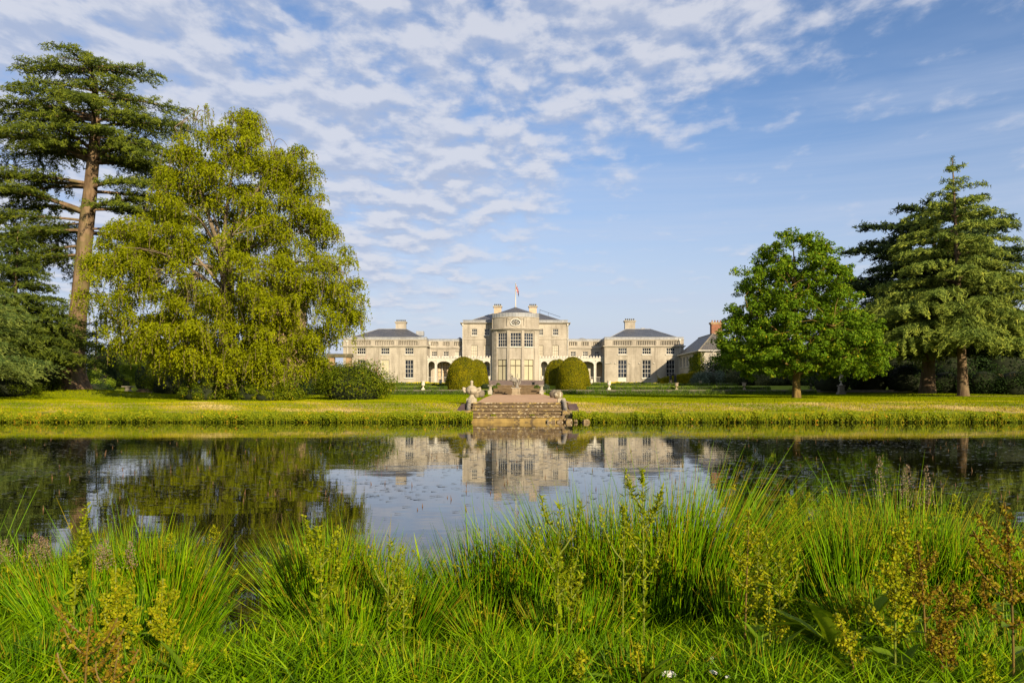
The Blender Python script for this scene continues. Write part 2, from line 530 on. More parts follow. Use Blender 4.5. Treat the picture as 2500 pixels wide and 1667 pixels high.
M['lf_seed_brown'] = leaf_mat('brown_seeds', [(0, (.12, .06, .006)), (.5, (.20, .14, .008)), (1, (.27, .26, .012))], .3)
M['lf_seed_green'] = leaf_mat('green_seeds', [(0, (0.1516, 0.1835, 0.0030)), (.6, (0.2401, 0.2621, 0.0041)), (1, (0.3285, 0.2752, 0.0076))], .3)
M['lf_weed'] = leaf_mat('narrow_leaves', [(0, (0.1159, 0.1739, 0.0030)), (.6, (0.2153, 0.2732, 0.0046)), (1, (0.2981, 0.3146, 0.0077))], .4)
M['lf_panicle'] = leaf_mat('panicle_seeds', [(0, (.16, .11, .075)), (1, (.30, .22, .15))], .3)
M['core'] = mottled('shaded_interior', (.008, .012, .003), (.016, .022, .005), 3)  # near-black fill: painted shade of the twig mass inside foliage, also behind panes
M['flag'] = None
M['feather'] = mottled('white_feather', (.36, .36, .34), (.48, .48, .46), 20, rough=.7)
M['pink'] = mottled('pink_petals', (.42, .16, .20), (.5, .22, .24), 9)
M['pond_leaf'] = leaf_mat('floating_leaves', [(0, (.018, .016, .010)), (.7, (.05, .05, .02)), (1, (.09, .085, .03))], .0, .35, .5)
M['pond_spike'] = leaf_mat('pond_spikes', [(0, (.12, .065, .035)), (1, (.18, .11, .06))], .1)
def water():
    m, t, o = new_mat('pond_water')
    p = pos(t)
    n1 = t.noise(t.vm('MULTIPLY', p, (.55, 1.5, 1)), 1.1, 3, .5)
    n2 = t.noise(t.vm('MULTIPLY', p, (1.0, 2.4, 1)), 5.5, 3, .55)
    patch = t.step(t.noise(p, .16, 2, .5), .42, .62, .25, 1.0)
    h = t.m('ADD', t.m('MULTIPLY', n1, 1.0), t.m('MULTIPLY', t.m('MULTIPLY', n2, patch), .16))
    pr = principled(t, o, (.006, .0065, .003), .012, .5, bump=h, bump_d=.010, bump_s=.24)
    pr.inputs['IOR'].default_value = 1.6
    return m
M['water'] = water()
# ------------------------------------------------------------------ ground, water, paths
AXIS = 0.47                                        # the garden's axis runs a little right of the camera
GY = np.array([-60, -8, 2.0, 3.0, 3.9, 4.6, 5.1, 5.6, 7.0, 38.8, 39.9, 40.15, 40.3, 40.7, 42.4, 44.0, 55, 70, 80, 83.4, 83.7, 88.5, 90, 120, 128, 140, 400, 3000.])
GZ = np.array([.9, .45, .37, .31, .22, .10, .0, -.35, -.9, -.9, -.30, .0, .36, .47, .76, .93, 1.12, 1.27, 1.36, 1.40, 1.84, 1.96, 2.40, 2.75, 3.35, 3.4, 4, 30.])
STEP_X0, STEP_X1 = -2.22, 2.72                     # the gap in the bank for the water steps


def gz(x, y):
    x = np.asarray(x, float); y = np.asarray(y, float)
    yy = y + np.where(y < 9, .28 * np.sin(x * 1.1 + 1) + .22 * np.sin(x * 2.7 + .4), 0)
    yy = yy + np.where(y < 9, .95 * np.exp(-((x + 1.46) / .25) ** 2) + .55 * np.exp(-((x + .40) / .22) ** 2) + .35 * np.exp(-((x - 2.75) / .2) ** 2), 0)
    z = np.interp(yy, GY, GZ)
    z = z + .62 * np.exp(-(((x + 34.2) / 6.5) ** 2 + ((y - 62) / 6.0) ** 2))
    z = z + .12 * np.exp(-(((x - 38.5) / 6) ** 2 + ((y - 72) / 5) ** 2))
    z = z + np.where((y > 46) & (y < 80), .03 * np.sin(x * .21 + y * .17) + .015 * np.sin(x * .6 - y * .4), 0)
    inside = (x > STEP_X0) & (x < STEP_X1) & (y > 39.5) & (y < 42.35)
    return np.where(inside, np.minimum(z, -.35), z)


def g(x, y): return float(gz(x, y))


def sheet(name, xs, ys, zf, mat, kind='structure'):
    X, Y = np.meshgrid(xs, ys)
    Z = zf(X, Y)
    V = np.stack([X, Y, Z], -1).reshape(-1, 3)
    nx, ny = len(xs), len(ys)
    i, j = np.meshgrid(np.arange(nx - 1), np.arange(ny - 1))
    a = (j * nx + i).ravel()
    f = np.stack([a, a + 1, a + nx + 1, a + nx], 1)
    return tag(np_mesh(name, V, f, mat, smooth=True), kind=kind)


def ground_mat():
    m, t, o = new_mat('lawn_ground')
    p = pos(t)
    x, y, z = t.xyz(p)
    n = t.noise(p, .25, 6, .6)
    c = t.mix(t.step(n, .3, .7), (.10, .14, .004), (.17, .20, .005))
    dry = t.noise(t.vm('MULTIPLY', p, (.18, .7, 1)), .8, 6, .65)
    band = t.m('MULTIPLY', t.step(y, 54, 43), t.step(y, 40.3, 41.2))
    c = t.mix(t.m('MULTIPLY', t.step(t.m('ADD', dry, t.m('MULTIPLY', band, .20)), .60, .74), t.step(y, 60, 50)), c, (.34, .25, .10))
    c = t.mix(t.step(y, 9.5, 8.5), c, t.mix(t.noise(p, 6, 4), (.03, .04, .006), (.07, .09, .01)))
    c = t.mix(t.m('MULTIPLY', t.step(y, 2.2, 5.2), t.step(y, 41.0, 40.2)), c, (.035, .03, .015))
    principled(t, o, c, .95, .1, bump=t.noise(p, 6, 5, .6), bump_d=.03)
    return m


xs = np.unique(np.concatenate([np.linspace(-3000, -200, 9), np.linspace(-200, -60, 15), np.linspace(-60, 60, 121), np.linspace(-8, 8, 65),
                               [STEP_X0 - .02, STEP_X0 + .02, STEP_X1 - .02, STEP_X1 + .02], np.linspace(60, 200, 15), np.linspace(200, 3000, 9)]))
ys = np.unique(np.concatenate([GY, np.linspace(-60, 0, 13), np.linspace(0, 8, 41), np.linspace(38.5, 47, 52), np.linspace(47, 84, 38), np.linspace(84, 140, 26), np.linspace(140, 3000, 20)]))
sheet('ground', xs, ys, gz, ground_mat())
sheet('water', np.array([-200., 0, 200]), np.array([-.5, 20., 40.9]), lambda X, Y: X * 0 + 0.0, M['water'])
wob = bpy.data.objects['water']

gravel = mottled('pink_gravel', (.42, .255, .135), (.50, .32, .18), 1.1, cc=(.36, .22, .12), cscale=.6, bump=.01, bscale=20)
G0, G1 = AXIS - 2.36, AXIS + 2.36


def forecourt(X, Y):
    return np.maximum(np.interp(Y, [42.2, 46, 55, 70, 80, 82], [.985, 1.0, 1.155, 1.305, 1.392, 1.41]), gz(X, Y) + .012)


sheet('gravel_forecourt', np.linspace(G0 - .05, G1 + .35, 9), np.linspace(42.28, 80.2, 40), forecourt, gravel)
brownpath = mottled('brown_path', (.20, .125, .06), (.27, .18, .09), 1.5)
sheet('gravel_walk', np.concatenate([np.linspace(-75, G0 - .1, 60)]), np.array([64.2, 65.0, 65.9]), lambda X, Y: gz(X, Y) + .014, brownpath)
sheet('gravel_walk', np.linspace(G1 + .4, 75, 60), np.array([64.2, 65.0, 65.9]), lambda X, Y: gz(X, Y) + .014, brownpath)
terr = mottled('terrace_paving', (.20, .165, .14), (.27, .225, .19), 1.0)
sheet('terrace_paving', np.linspace(AXIS - 7.2, AXIS + 7.4, 10), np.linspace(118, 127.6, 8), lambda X, Y: gz(X, Y) + .012, terr)

# mown lawn: short blades as one mass
def lawn():
    n = 270000
    u = rng.random(n)
    d = 41.0 + (80.2 - 41.0) * u ** 1.35
    x = (rng.random(n) * 2 - 1) * (d * .655 + 2)
    keep = ~((x > G0 - .15) & (x < G1 + .45) & (d < 80.3))
    keep &= ~((d > 64.1) & (d < 66.0))
    keep &= ~((x > -2.85) & (x < 3.35) & (d < 42.35))
    x, d = x[keep], d[keep]; n = len(x)
    z = gz(x, d)
    h = rng.uniform(.04, .07, n) * (1 + .25 * (d > 60))
    wd = rng.uniform(.022, .042, n) * (d / 50)
    a = rng.uniform(0, PI, n)
    ca, sa = np.cos(a) * wd, np.sin(a) * wd
    lx, ly = rng.normal(0, .03, n), rng.normal(0, .03, n)
    V = np.stack([np.stack([x - ca, d - sa, z - .01], 1), np.stack([x + ca, d + sa, z - .01], 1), np.stack([x + lx, d + ly, z + h], 1)], 1).reshape(-1, 3)
    # worn, straw coloured patches along the pond edge
    s = np.sin(x * .35 + 1.3 * np.sin(d * .9)) + .8 * np.sin(x * .93 + 2 + d * .5) + .6 * np.sin(x * 2.1 + d * 1.7) + .7 * np.sin(d * 2.3 + 1.3 * np.sin(x * .5))
    edge = np.clip((52.5 - d) / 9, 0, 1.1)
    var = .32 + .06 * rng.normal(size=n) + .07 * s + edge * (.24 + .12 * s)
    var = np.clip(var - np.clip((d - 58) / 12, 0, 1) * .12, 0, 1)
    o = np_mesh('lawn_grass', V, np.arange(3 * n).reshape(-1, 3), M['lf_lawn'], attrs={'var': var})
    tag(o, kind='stuff')
lawn()

# leafy bank above the water line
def bank(x0, x1, nm, lab):
    n = int(1500 * (x1 - x0))
    c = Cards()
    x = rng.uniform(x0, x1, n)
    t = rng.random(n)
    zz = .46 * t ** .8
    lump = .14 * np.sin(x * 1.7 + 2 * np.sin(x * .23)) + .11 * np.sin(x * 4.1 + 1) + .08 * np.sin(x * 9.3)
    d = 40.22 - .28 * np.sin(t * PI) - lump * .8 * np.sin(t * 2.6) + .45 * np.clip(t - .75, 0, 1) * 2 + rng.normal(0, .06, n)
    zz = zz * (1 + .28 * lump * 3) + rng.normal(0, .035, n)
    Pp = np.stack([x, d, np.maximum(zz, -.02)], 1)
    N = np.stack([rng.normal(0, .55, n), -1 + rng.normal(0, .4, n), .45 + rng.normal(0, .5, n)], 1)
    L = rng.uniform(.05, .105, n)
    v = np.clip(.42 + .17 * rng.normal(size=n) + .16 * t - .25 * (zz < .1), 0, .99)
    v = np.where(rng.random(n) < .018, .98, np.minimum(v, .93))
    c.add(Pp, N, L, L * .75, v)
    # trailing grass blades
    m = int(260 * (x1 - x0))
    x = rng.uniform(x0, x1, m)
    Pp = np.stack([x, 40.1 + rng.normal(0, .12, m), .20 + rng.uniform(-.1, .28, m)], 1)
    N = np.stack([rng.normal(0, .5, m), -np.ones(m), rng.normal(0, .3, m)], 1)
    T = np.stack([rng.normal(0, .35, m), -np.ones(m) * .2, np.ones(m)], 1)
    c.add(Pp, N, rng.uniform(.14, .34, m), .022, np.clip(.6 + .2 * rng.normal(size=m), 0, .93), T)
    tag(c.build(nm, M['lf_ivy']), lab, kind='stuff')
bank(-40, -1.98, 'bank_foliage', 'low leafy growth covering the pond bank left of the water steps')
bank(3.05, 40, 'bank_foliage', 'low leafy growth covering the pond bank right of the water steps')

# weed on the pond
def pond_weed():
    c = Cards()
    k = 1700
    D = 10 + 26 * rng.random(k) ** .9
    X = (rng.random(k) * 2 - 1) * (D * .66)
    dens = np.where((D > 11) & (D < 31), 1.2, .35) * (1 + .8 * np.sin(X * .5 + D * .4))
    for i in range(k):
        m = rng.poisson(9 * dens[i]) + 1
        sp = rng.uniform(.25, 1.1)
        px = X[i] + rng.normal(0, sp, m); py = D[i] + rng.normal(0, sp * 1.1, m)
        L = rng.uniform(.02, .08, m); 
        P_ = np.stack([px, py, np.full(m, .006) + rng.random(m) * .006], 1)
        N = np.stack([rng.normal(0, .05, m), rng.normal(0, .06, m), np.ones(m)], 1)
        T = np.stack([np.ones(m), rng.normal(0, .5, m), np.zeros(m)], 1)
        c.add(P_, N, L * rng.uniform(1, 2.2, m), L * .75, rng.random(m), T)
    tag(c.build('pond_weed', M['pond_leaf']), 'small dark leaves floating in drifts on the pond', kind='stuff')
    s = Cards()
    m = 380
    D = 9 + 26 * rng.random(m); X = (rng.random(m) * 2 - 1) * (D * .66)
    cl = rng.integers(0, m, m // 2)
    X[:m // 2] = X[cl] + rng.normal(0, .5, m // 2); D[:m // 2] = D[cl] + rng.normal(0, .6, m // 2)
    D = np.clip(D, 8, 38)
    h = rng.uniform(.035, .085, m)
    P_ = np.stack([X, D, h * .5], 1)
    for a in (0, 1.2):
        s.add(P_, np.tile([math.sin(a), -math.cos(a), 0.], (m, 1)), h, .015, rng.random(m), np.stack([rng.normal(0, .15, m), np.zeros(m), np.ones(m)], 1))
    tag(s.build('pond_flower_spikes', M['pond_spike']), 'tiny pinkish flower spikes standing out of the pond water', kind='stuff')
pond_weed()

# ------------------------------------------------------------------ water steps
def water_steps():
    t = thing('water_steps', 'broad lichen-covered stone steps descending from the gravel into the pond', 'steps', (AXIS - .2, 41, 0))
    x0, x1 = STEP_X0 + .16, STEP_X1 - .16
    ys_ = [39.98, 40.55, 40.95, 41.35, 41.75]
    zs_ = [.315, .485, .655, .825, .985]
    r = random.Random(3)
    prev = -.8
    for i, (y, z) in enumerate(zip(ys_, zs_)):
        xa = x0 + .03 * (i % 2)
        cuts = [x0]
        while cuts[-1] < x1 - 1.3: cuts.append(cuts[-1] + r.uniform(.7, 1.25))
        cuts.append(x1)
        for a, b in zip(cuts[:-1], cuts[1:]):
            m = MB()
            dz_, dy_ = r.uniform(-.012, .008), r.uniform(-.02, .02)
            m.box(a + .006, b - .006, y + dy_, 42.3 if i == 4 else y + .62, z - .075 + dz_, z + dz_, taper=.008)     # tread slab with nosing
            m.build('step_slab', M['lichen'], t)
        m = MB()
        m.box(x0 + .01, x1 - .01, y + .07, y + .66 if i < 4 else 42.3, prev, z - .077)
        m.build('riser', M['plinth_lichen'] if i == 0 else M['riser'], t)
        prev = z - .10
    for s, xa, xb in ((-1, x0 - .36, x0 - .01), (1, x1 + .01, x1 + .36)):
        m = MB(); m.box(xa - .02, xb + .02, 40.42, 40.86, -.2, .60, taper=.015); m.build('pier', M['lichen'], t)
        xm = (xa + xb) / 2
        m = MB(); m.tube([(xm, 40.75, .50), (xm, 41.2, .70), (xm + s * .01, 41.8, .93), (xm, 42.35, 1.10)], [.105, .105, .105, .105], 12); m.build('handrail', M['rail_stone'], t, True)
        m = MB(); m.add([(xa, 40.85, -.3), (xb, 40.85, -.3), (xb, 42.4, -.3), (xa, 42.4, -.3), (xa, 40.85, .38), (xb, 40.85, .38), (xb, 42.4, .97), (xa, 42.4, .97)],
                        [(3, 2, 1, 0), (4, 5, 6, 7), (0, 1, 5, 4), (1, 2, 6, 5), (2, 3, 7, 6), (3, 0, 4, 7)]); m.build('cheek_wall', M['lichen'], t)
        # sloping slab beside the rail
        o0, o1 = (xa - .55, xa - .025) if s < 0 else (xb + .025, xb + .60)
        lo = .30 if s < 0 else .18
        ya = 40.55 if s < 0 else 40.2
        m = MB(); m.add([(o0, ya, -.4), (o1, ya, -.4), (o1, 42.3, -.4), (o0, 42.3, -.4), (o0 - (.1 if s < 0 else -.1), ya, lo), (o1, ya, lo + .10), (o1 - (.1 if s > 0 else 0), 42.3, .93), (o0 + (.3 if s < 0 else 0), 42.3, .90)],
                        [(3, 2, 1, 0), (4, 5, 6, 7), (0, 1, 5, 4), (1, 2, 6, 5), (2, 3, 7, 6), (3, 0, 4, 7)]); m.build('sloping_slab', M['slab_purple'] if s < 0 else M['slab_purple'], t)
    # rubble footing at the right foot of the steps
    for k in range(26):
        a = r.uniform(x1 - .9, x1 + 1.15); b = r.uniform(39.85, 40.5); sc = r.uniform(.10, .22)
        m = MB(); Mx = Matrix.Translation((a, b, r.uniform(-.02, .17))) @ Matrix.Rotation(r.uniform(0, 3), 4, 'Z') @ Matrix.Rotation(r.uniform(-.4, .4), 4, 'X')
        m.box(-sc, sc, -sc * .7, sc * .7, -sc * .6, sc * .5, Mx, taper=sc * .25)
        m.build('rubble_stone', M['lichen'], t)
    return t
water_steps()

def tuft(x, y, z, n, r, h, mat, name, label, cat, group=None):
    t = thing(name, label, cat, (x, y, z), group)
    c = Cards()
    a = rng.uniform(0, 2 * PI, n); rr = r * np.sqrt(rng.random(n))
    hh = rng.uniform(.2, 1, n) * h
    c.add(np.stack([x + rr * np.cos(a), y + rr * np.sin(a) * .4, z + hh * .7], 1), np.stack([rng.normal(0, .6, n), -np.ones(n), rng.normal(.3, .5, n)], 1), .07, .04, np.clip(rng.normal(.5, .2, n), 0, .9))
    c.build('foliage', mat, t)
    return t
tuft(1.02, 40.6, .3, 60, .16, .2, M['lf_ivy'], 'fern_tuft', 'small green weed tuft growing on the second water step', 'weed')
tuft(-.95, 40.55, .3, 40, .12, .12, M['lf_ivy'], 'weed_tuft', 'tiny green weed sprouting at the left of the lowest riser', 'weed')

# ------------------------------------------------------------------ urns, stone balls
def urn_lidded():
    x, y = wx(1151, 42.35), 42.62
    t = thing('lidded_urn', 'pale lidded stone urn with mask handles on a block by the water steps', 'urn', (x, y, 0))
    m = MB(); m.box(x - .29, x + .29, y - .28, y + .28, .82, 1.20, taper=.03); m.box(x - .34, x + .34, y - .32, y + .32, .70, .86); m.build('plinth', M['urn_stone'], t)
    b = 1.20
    m = MB(); m.lathe([(.20, 0), (.20, .035), (.165, .06), (.12, .12), (.105, .19), (.13, .22)], (x, y, b), 20); m.build('foot', M['urn_stone'], t, True)
    m = MB(); m.lathe([(.11, .20), (.20, .235), (.285, .31), (.315, .39), (.31, .47), (.285, .52), (.30, .54), (.30, .57)], (x, y, b), 24); m.build('bowl', M['urn_stone'], t, True)
    m = MB(); m.lathe([(.27, .57), (.21, .62), (.15, .66), (.085, .69), (.05, .72), (.085, .75), (.05, .79), (.085, .85), (.085, .90), (.045, .945), (.01, .96)], (x, y, b), 18); m.build('lid', M['urn_stone'], t, True)
    for s in (-1, 1):
        m = MB()
        m.tube([(x + s * .27, y, b + .33), (x + s * .37, y, b + .35), (x + s * .44, y - .01, b + .44), (x + s * .42, y - .02, b + .55), (x + s * .36, y, b + .52), (x + s * .31, y, b + .47)], [.06, .075, .085, .085, .065, .04], 10)
        m.build('handle', M['urn_stone'], t, True)
    # carved mask on the front of the bowl
    m = MB()
    m.lathe([(.005, -.10), (.05, -.085), (.085, -.03), (.09, .03), (.06, .09), (.005, .11)], (x, y - .275, b + .40), 12)
    m.tube([(x, y - .36, b + .43), (x, y - .385, b + .385), (x, y - .36, b + .37)], [.012, .02, .012], 6)
    for s in (-1, 1): m.tube([(x + s * .03, y - .355, b + .445), (x + s * .06, y - .35, b + .45)], [.014, .012], 6)
    m.build('mask', M['urn_stone'], t, True)
urn_lidded()
x = wx(1371.5, 42.4)
t = thing('stone_block', 'bare pale stone block at the head of the right handrail', 'block', (x, 42.6, .9))
m = MB()
m.prism([(x - .205, .84), (x + .205, .84), (x + .205, 1.13), (x + .185, 1.19), (x + .15, 1.21), (x - .15, 1.21), (x - .185, 1.19), (x - .205, 1.13)], 42.38, 42.82)
m.build('cap', M['urn_stone'], t)
m = MB(); m.box(x - .24, x + .26, 42.36, 42.9, .60, .86); m.build('base', M['lichen'], t)


def stone_ball(px, py, d, r, mat, label, sx=1.0):
    x, z = wx(px, d), wz(py, d)
    n = 28
    u = np.linspace(0, PI, n); v = np.linspace(0, 2 * PI, n * 2, endpoint=False)
    U, W_ = np.meshgrid(u, v, indexing='ij')
    D_ = np.stack([np.sin(U) * np.cos(W_), np.sin(U) * np.sin(W_), np.cos(U)], -1)
    k = 1 + .035 * np.sin(D_[..., 0] * 5 + px) + .03 * np.sin(D_[..., 2] * 6 + 2 * D_[..., 1]) + .012 * rng.normal(size=U.shape)
    V = D_ * (r * k)[..., None] * np.array([sx, 1.05, 1.0]) + np.array([x, d, g(x, d) + r * .90])
    V = V.reshape(-1, 3); m_ = n * 2
    i, j = np.meshgrid(np.arange(n - 1), np.arange(m_), indexing='ij')
    f = np.stack([i * m_ + j, (i + 1) * m_ + j, (i + 1) * m_ + (j + 1) % m_, i * m_ + (j + 1) % m_], -1).reshape(-1, 4)
    o = np_mesh('stone_ball', V, f, mat, smooth=True)
    tag(o, label, 'stone ball', 'stone balls beside the gravel')
stone_ball(1163, 966, 55, .215, M['ball_stone'], 'smaller stone ball half hidden behind the lidded urn')
stone_ball(1172, 962, 57, .33, M['ball_dark'], 'dark grey stone ball behind the lidded urn at the gravel edge')
stone_ball(1363, 964, 54, .325, M['ball_stone'], 'stone ball splashed with white lichen right of the gravel')
stone_ball(1352.5, 962, 58, .345, M['ball_dark'], 'plain brownish stone ball behind the lichened one', 1.0)


def vase(name, px, py_base, d, h, mat, label, group=None, plinth=.0, lid=False, z0=None, wide=1.0):
    x = wx(px, d); zb = wz(py_base, d) if z0 is None else z0
    t = thing(name, label, 'urn', (x, d, zb), group)
    gl = g(x, d)
    z = zb
    if plinth > 0:
        m = MB(); pw = plinth * .36
        m.box(x - pw * 1.15, x + pw * 1.15, d - pw * 1.15, d + pw * 1.15, min(gl - .05, z - .02), z + plinth * .16); m.box(x - pw * .85, x + pw * .85, d - pw * .85, d + pw * .85, z + plinth * .16, z + plinth * .88, taper=.03); m.box(x - pw, x + pw, d - pw, d + pw, z + plinth * .88, z + plinth)
        m.build('plinth', M['grey_stone'], t)
        z += plinth
    else:
        m = MB(); m.box(x - .2 * h, x + .2 * h, d - .2 * h, d + .2 * h, min(gl - .05, z - .25), z + .03 * h); m.build('base', mat, t); z += .03 * h
    m = MB(); m.lathe([(.20 * h, 0), (.19 * h, .05 * h), (.08 * h, .13 * h), (.06 * h, .30 * h), (.10 * h, .36 * h)], (x, d, z), 14); m.build('foot', mat, t, True)
    m = MB(); q = wide
    m.lathe([(.10 * h, .34 * h), (.2 * h * q, .40 * h), (.245 * h * q, .50 * h), (.23 * h * q, .68 * h), (.22 * h * q, .86 * h), (.30 * h * q, .95 * h), (.31 * h * q, h), (.26 * h * q, h), (.2 * h * q, .93 * h)], (x, d, z), 18); m.build('bowl', mat, t, True)
    if lid:
        m = MB(); m.lathe([(.27 * h, h), (.18 * h, 1.06 * h), (.07 * h, 1.12 * h), (.10 * h, 1.18 * h), (.04 * h, 1.26 * h), (.01, 1.28 * h)], (x, d, z), 14); m.build('lid', mat, t, True)
    return t
gw = 'white urns in the lavender garden'
vase('garden_urn', 1033, 949, 84.6, .78, M['white_urn'], 'white urn among the lavender in front of the left wing', gw)
vase('garden_urn', 1075.6, 942, 93, .72, M['white_urn'], 'white urn left of the yews by the left veranda', gw)
vase('garden_urn', 1487, 948, 84.6, .78, M['white_urn'], 'white urn before the right wing between two lavender rows', gw)
vase('garden_urn', 1443.8, 941, 93, .72, M['white_urn'], 'white urn beside the right yew by the right veranda', gw)
gb = 'buff urns along the right garden'
vase('buff_urn', 1638, 939, 96, .52, M['buff_urn'], 'small buff urn in front of the dark tapering posts', gb, wide=1.3)
vase('buff_urn', 1651.6, 949, 84.4, .62, M['buff_urn'], 'buff urn on the low wall nearest the dark tapering posts', gb, wide=1.3)
vase('buff_urn', 1710, 940, 95, .50, M['buff_urn'], 'buff urn in front of the big grey-leaved shrub', gb, wide=1.4)
vase('buff_urn', 1817, 949, 84.4, .66, M['buff_urn'], 'buff urn left of the oak trunk before brownish shrubs', gb, wide=1.3)
vase('buff_urn', 1980.5, 950, 86, .62, M['grey_stone'], 'dim grey urn in the shade right of the oak trunk', gb, wide=1.2)
gv = 'white urns flanking the bow'
vase('terrace_urn', 1194.5, 930, 125, .80, M['white_urn'], 'white urn on a pedestal left of the bow', gv, plinth=.42, z0=3.08)
vase('terrace_urn', 1323.5, 930, 125, .80, M['white_urn'], 'white urn on a pedestal right of the bow', gv, plinth=.42, z0=3.08)
vase('park_urn', 2053.5, 961, 78, .95, M['white_urn'], 'tall white urn on grey plinth under the right of the oak', plinth=.84, lid=True, wide=.8)
vase('park_urn', 196.5, 949, 80, .85, M['white_urn'], 'stone urn on plinth close beside the big cedar trunk', plinth=.62, lid=True, wide=.8)


def pier(px, py0, py1, d, wpx, label, mat=None):
    x = wx(px, d); z0, z1 = wz(py0, d), wz(py1, d); hw = wpx * d / F / 2
    t = thing('garden_pier', label, 'pier', (x, d, z0), 'stone piers beside the garden steps')
    m = MB(); m.box(x - hw, x + hw, d - hw, d + hw, g(x, d) - .1, z0 + (z1 - z0) * .38); m.build('base', mat or M['trim'], t)
    m = MB(); m.lathe([(hw * .95, 0), (hw * .8, (z1 - z0) * .1), (hw * .72, (z1 - z0) * .3), (hw * .85, (z1 - z0) * .45), (hw * 1.1, (z1 - z0) * .5)], (x, d, z0 + (z1 - z0) * .38 + .002), 12); m.build('shaft', mat or M['trim'], t)
    m = MB(); m.box(x - hw * 1.2, x + hw * 1.2, d - hw * 1.2, d + hw * 1.2, z1 - .09, z1); m.build('cap', mat or M['trim'], t)
pier(1197, 961, 940, 80.6, 10, 'stone pier left of the lower garden steps')
pier(1322, 961, 940, 80.6, 10, 'stone pier right of the lower garden steps')
pier(1216, 943, 932.5, 104, 8, 'small stone pier left of the upper garden steps', M['grey_stone'])
pier(1302, 943, 932.5, 104, 8, 'small stone pier right of the upper garden steps', M['grey_stone'])
pier(313, 962, 942.5, 81.4, 19, 'wide grey pier at the left garden steps', M['grey_stone'])
pier(378, 956, 942, 88, 14, 'dim grey pier right of the clipped dark yew', M['grey_stone'])


def flight(name, xa, xb, y0, y1, z0, z1, n, mat, label, depth=0.6):
    t = thing(name, label, 'steps', ((xa + xb) / 2, y0, z0))
    for i in range(n):
        ya = y0 + (y1 - y0) * i / n; z = z0 + (z1 - z0) * (i + 1) / n
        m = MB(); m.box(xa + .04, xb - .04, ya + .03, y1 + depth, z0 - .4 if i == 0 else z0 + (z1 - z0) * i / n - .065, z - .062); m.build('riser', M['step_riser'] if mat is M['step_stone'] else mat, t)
        m = MB(); m.box(xa, xb, ya, y1 + depth if i == n - 1 else ya + (y1 - y0) / n + .12, z - .06, z + .001 * i, taper=.006); m.build('tread', mat, t)
    return t
flight('garden_steps', AXIS - 2.42, AXIS + 2.46, 80.25, 84.2, 1.37, 2.05, 5, M['step_stone'], 'lower brown stone steps behind the statue')
flight('garden_steps', AXIS - 2.15, AXIS + 2.2, 87.2, 89.8, 2.03, 2.45, 3, M['step_stone'], 'upper brown stone steps behind the statue', .8)
flight('entrance_steps', wx(1190, 122), wx(1331, 122), 121.2, 124.6, 2.80, 3.60, 6, M['step_grey'], 'wide dark purple-grey steps below the bow', 3.0)
flight('side_steps', wx(318, 81.5), wx(373, 81.5), 81.7, 83.6, 1.38, 2.02, 4, M['step_stone'], 'shaded stone steps left beside the wide grey pier')

# low retaining walls, each block its own piece
def low_wall(xa, xb, label):
    t = thing('retaining_wall', label, 'wall', ((xa + xb) / 2, 83.6, 1.4))
    m = MB(); m.box(xa, xb, 83.56, 83.9, 1.2, 1.84); m.build('wall', M['grey_stone'], t)
    r = random.Random(int(xa * 10))
    xx = xa
    while xx < xb - .3:
        L = min(r.uniform(1.1, 1.5), xb - xx)
        m = MB(); m.box(xx + .008, xx + L - .008, 83.44, 83.98, 1.843, 1.90 + r.uniform(-.006, .006), taper=.01); m.build('coping_stone', M['grey_stone'], t)
        xx += L
low_wall(AXIS + 2.6, 42, 'low stone retaining wall behind the right lavender')
low_wall(-36.4, AXIS - 2.6, 'low stone retaining wall behind the left lavender')
# ------------------------------------------------------------------ the house
HX = 0.58
house = thing('country_house', 'long pale stone country house with a bowed centre and two low wings', 'house', (HX, 130, 3.4))


def place(x, y, rot=0.0, z=0.0): return Matrix.Translation((x, y, z)) @ Matrix.Rotation(rot, 4, 'Z')


def wall_holes(mb, Mx, x0, x1, z0, z1, holes, depth=.22):
    """wall in local XZ facing -Y with recessed openings (x0,x1,z0,z1)"""
    xs_ = sorted(set([x0, x1] + [h[i] for h in holes for i in (0, 1)]))
    zs_ = sorted(set([z0, z1] + [h[i] for h in holes for i in (2, 3)]))
    for a, b in zip(xs_[:-1], xs_[1:]):
        for c, d in zip(zs_[:-1], zs_[1:]):
            mx, mz = (a + b) / 2, (c + d) / 2
            if any(h[0] < mx < h[1] and h[2] < mz < h[3] for h in holes): continue
            mb.add([(a, 0, c), (b, 0, c), (b, 0, d), (a, 0, d)], [(0, 1, 2, 3)], Mx)
    for a, b, c, d in holes:
        mb.add([(a, 0, c), (b, 0, c), (b, 0, d), (a, 0, d), (a, depth, c), (b, depth, c), (b, depth, d), (a, depth, d)],
               [(0, 4, 5, 1), (1, 5, 6, 2), (2, 6, 7, 3), (3, 7, 4, 0)], Mx)


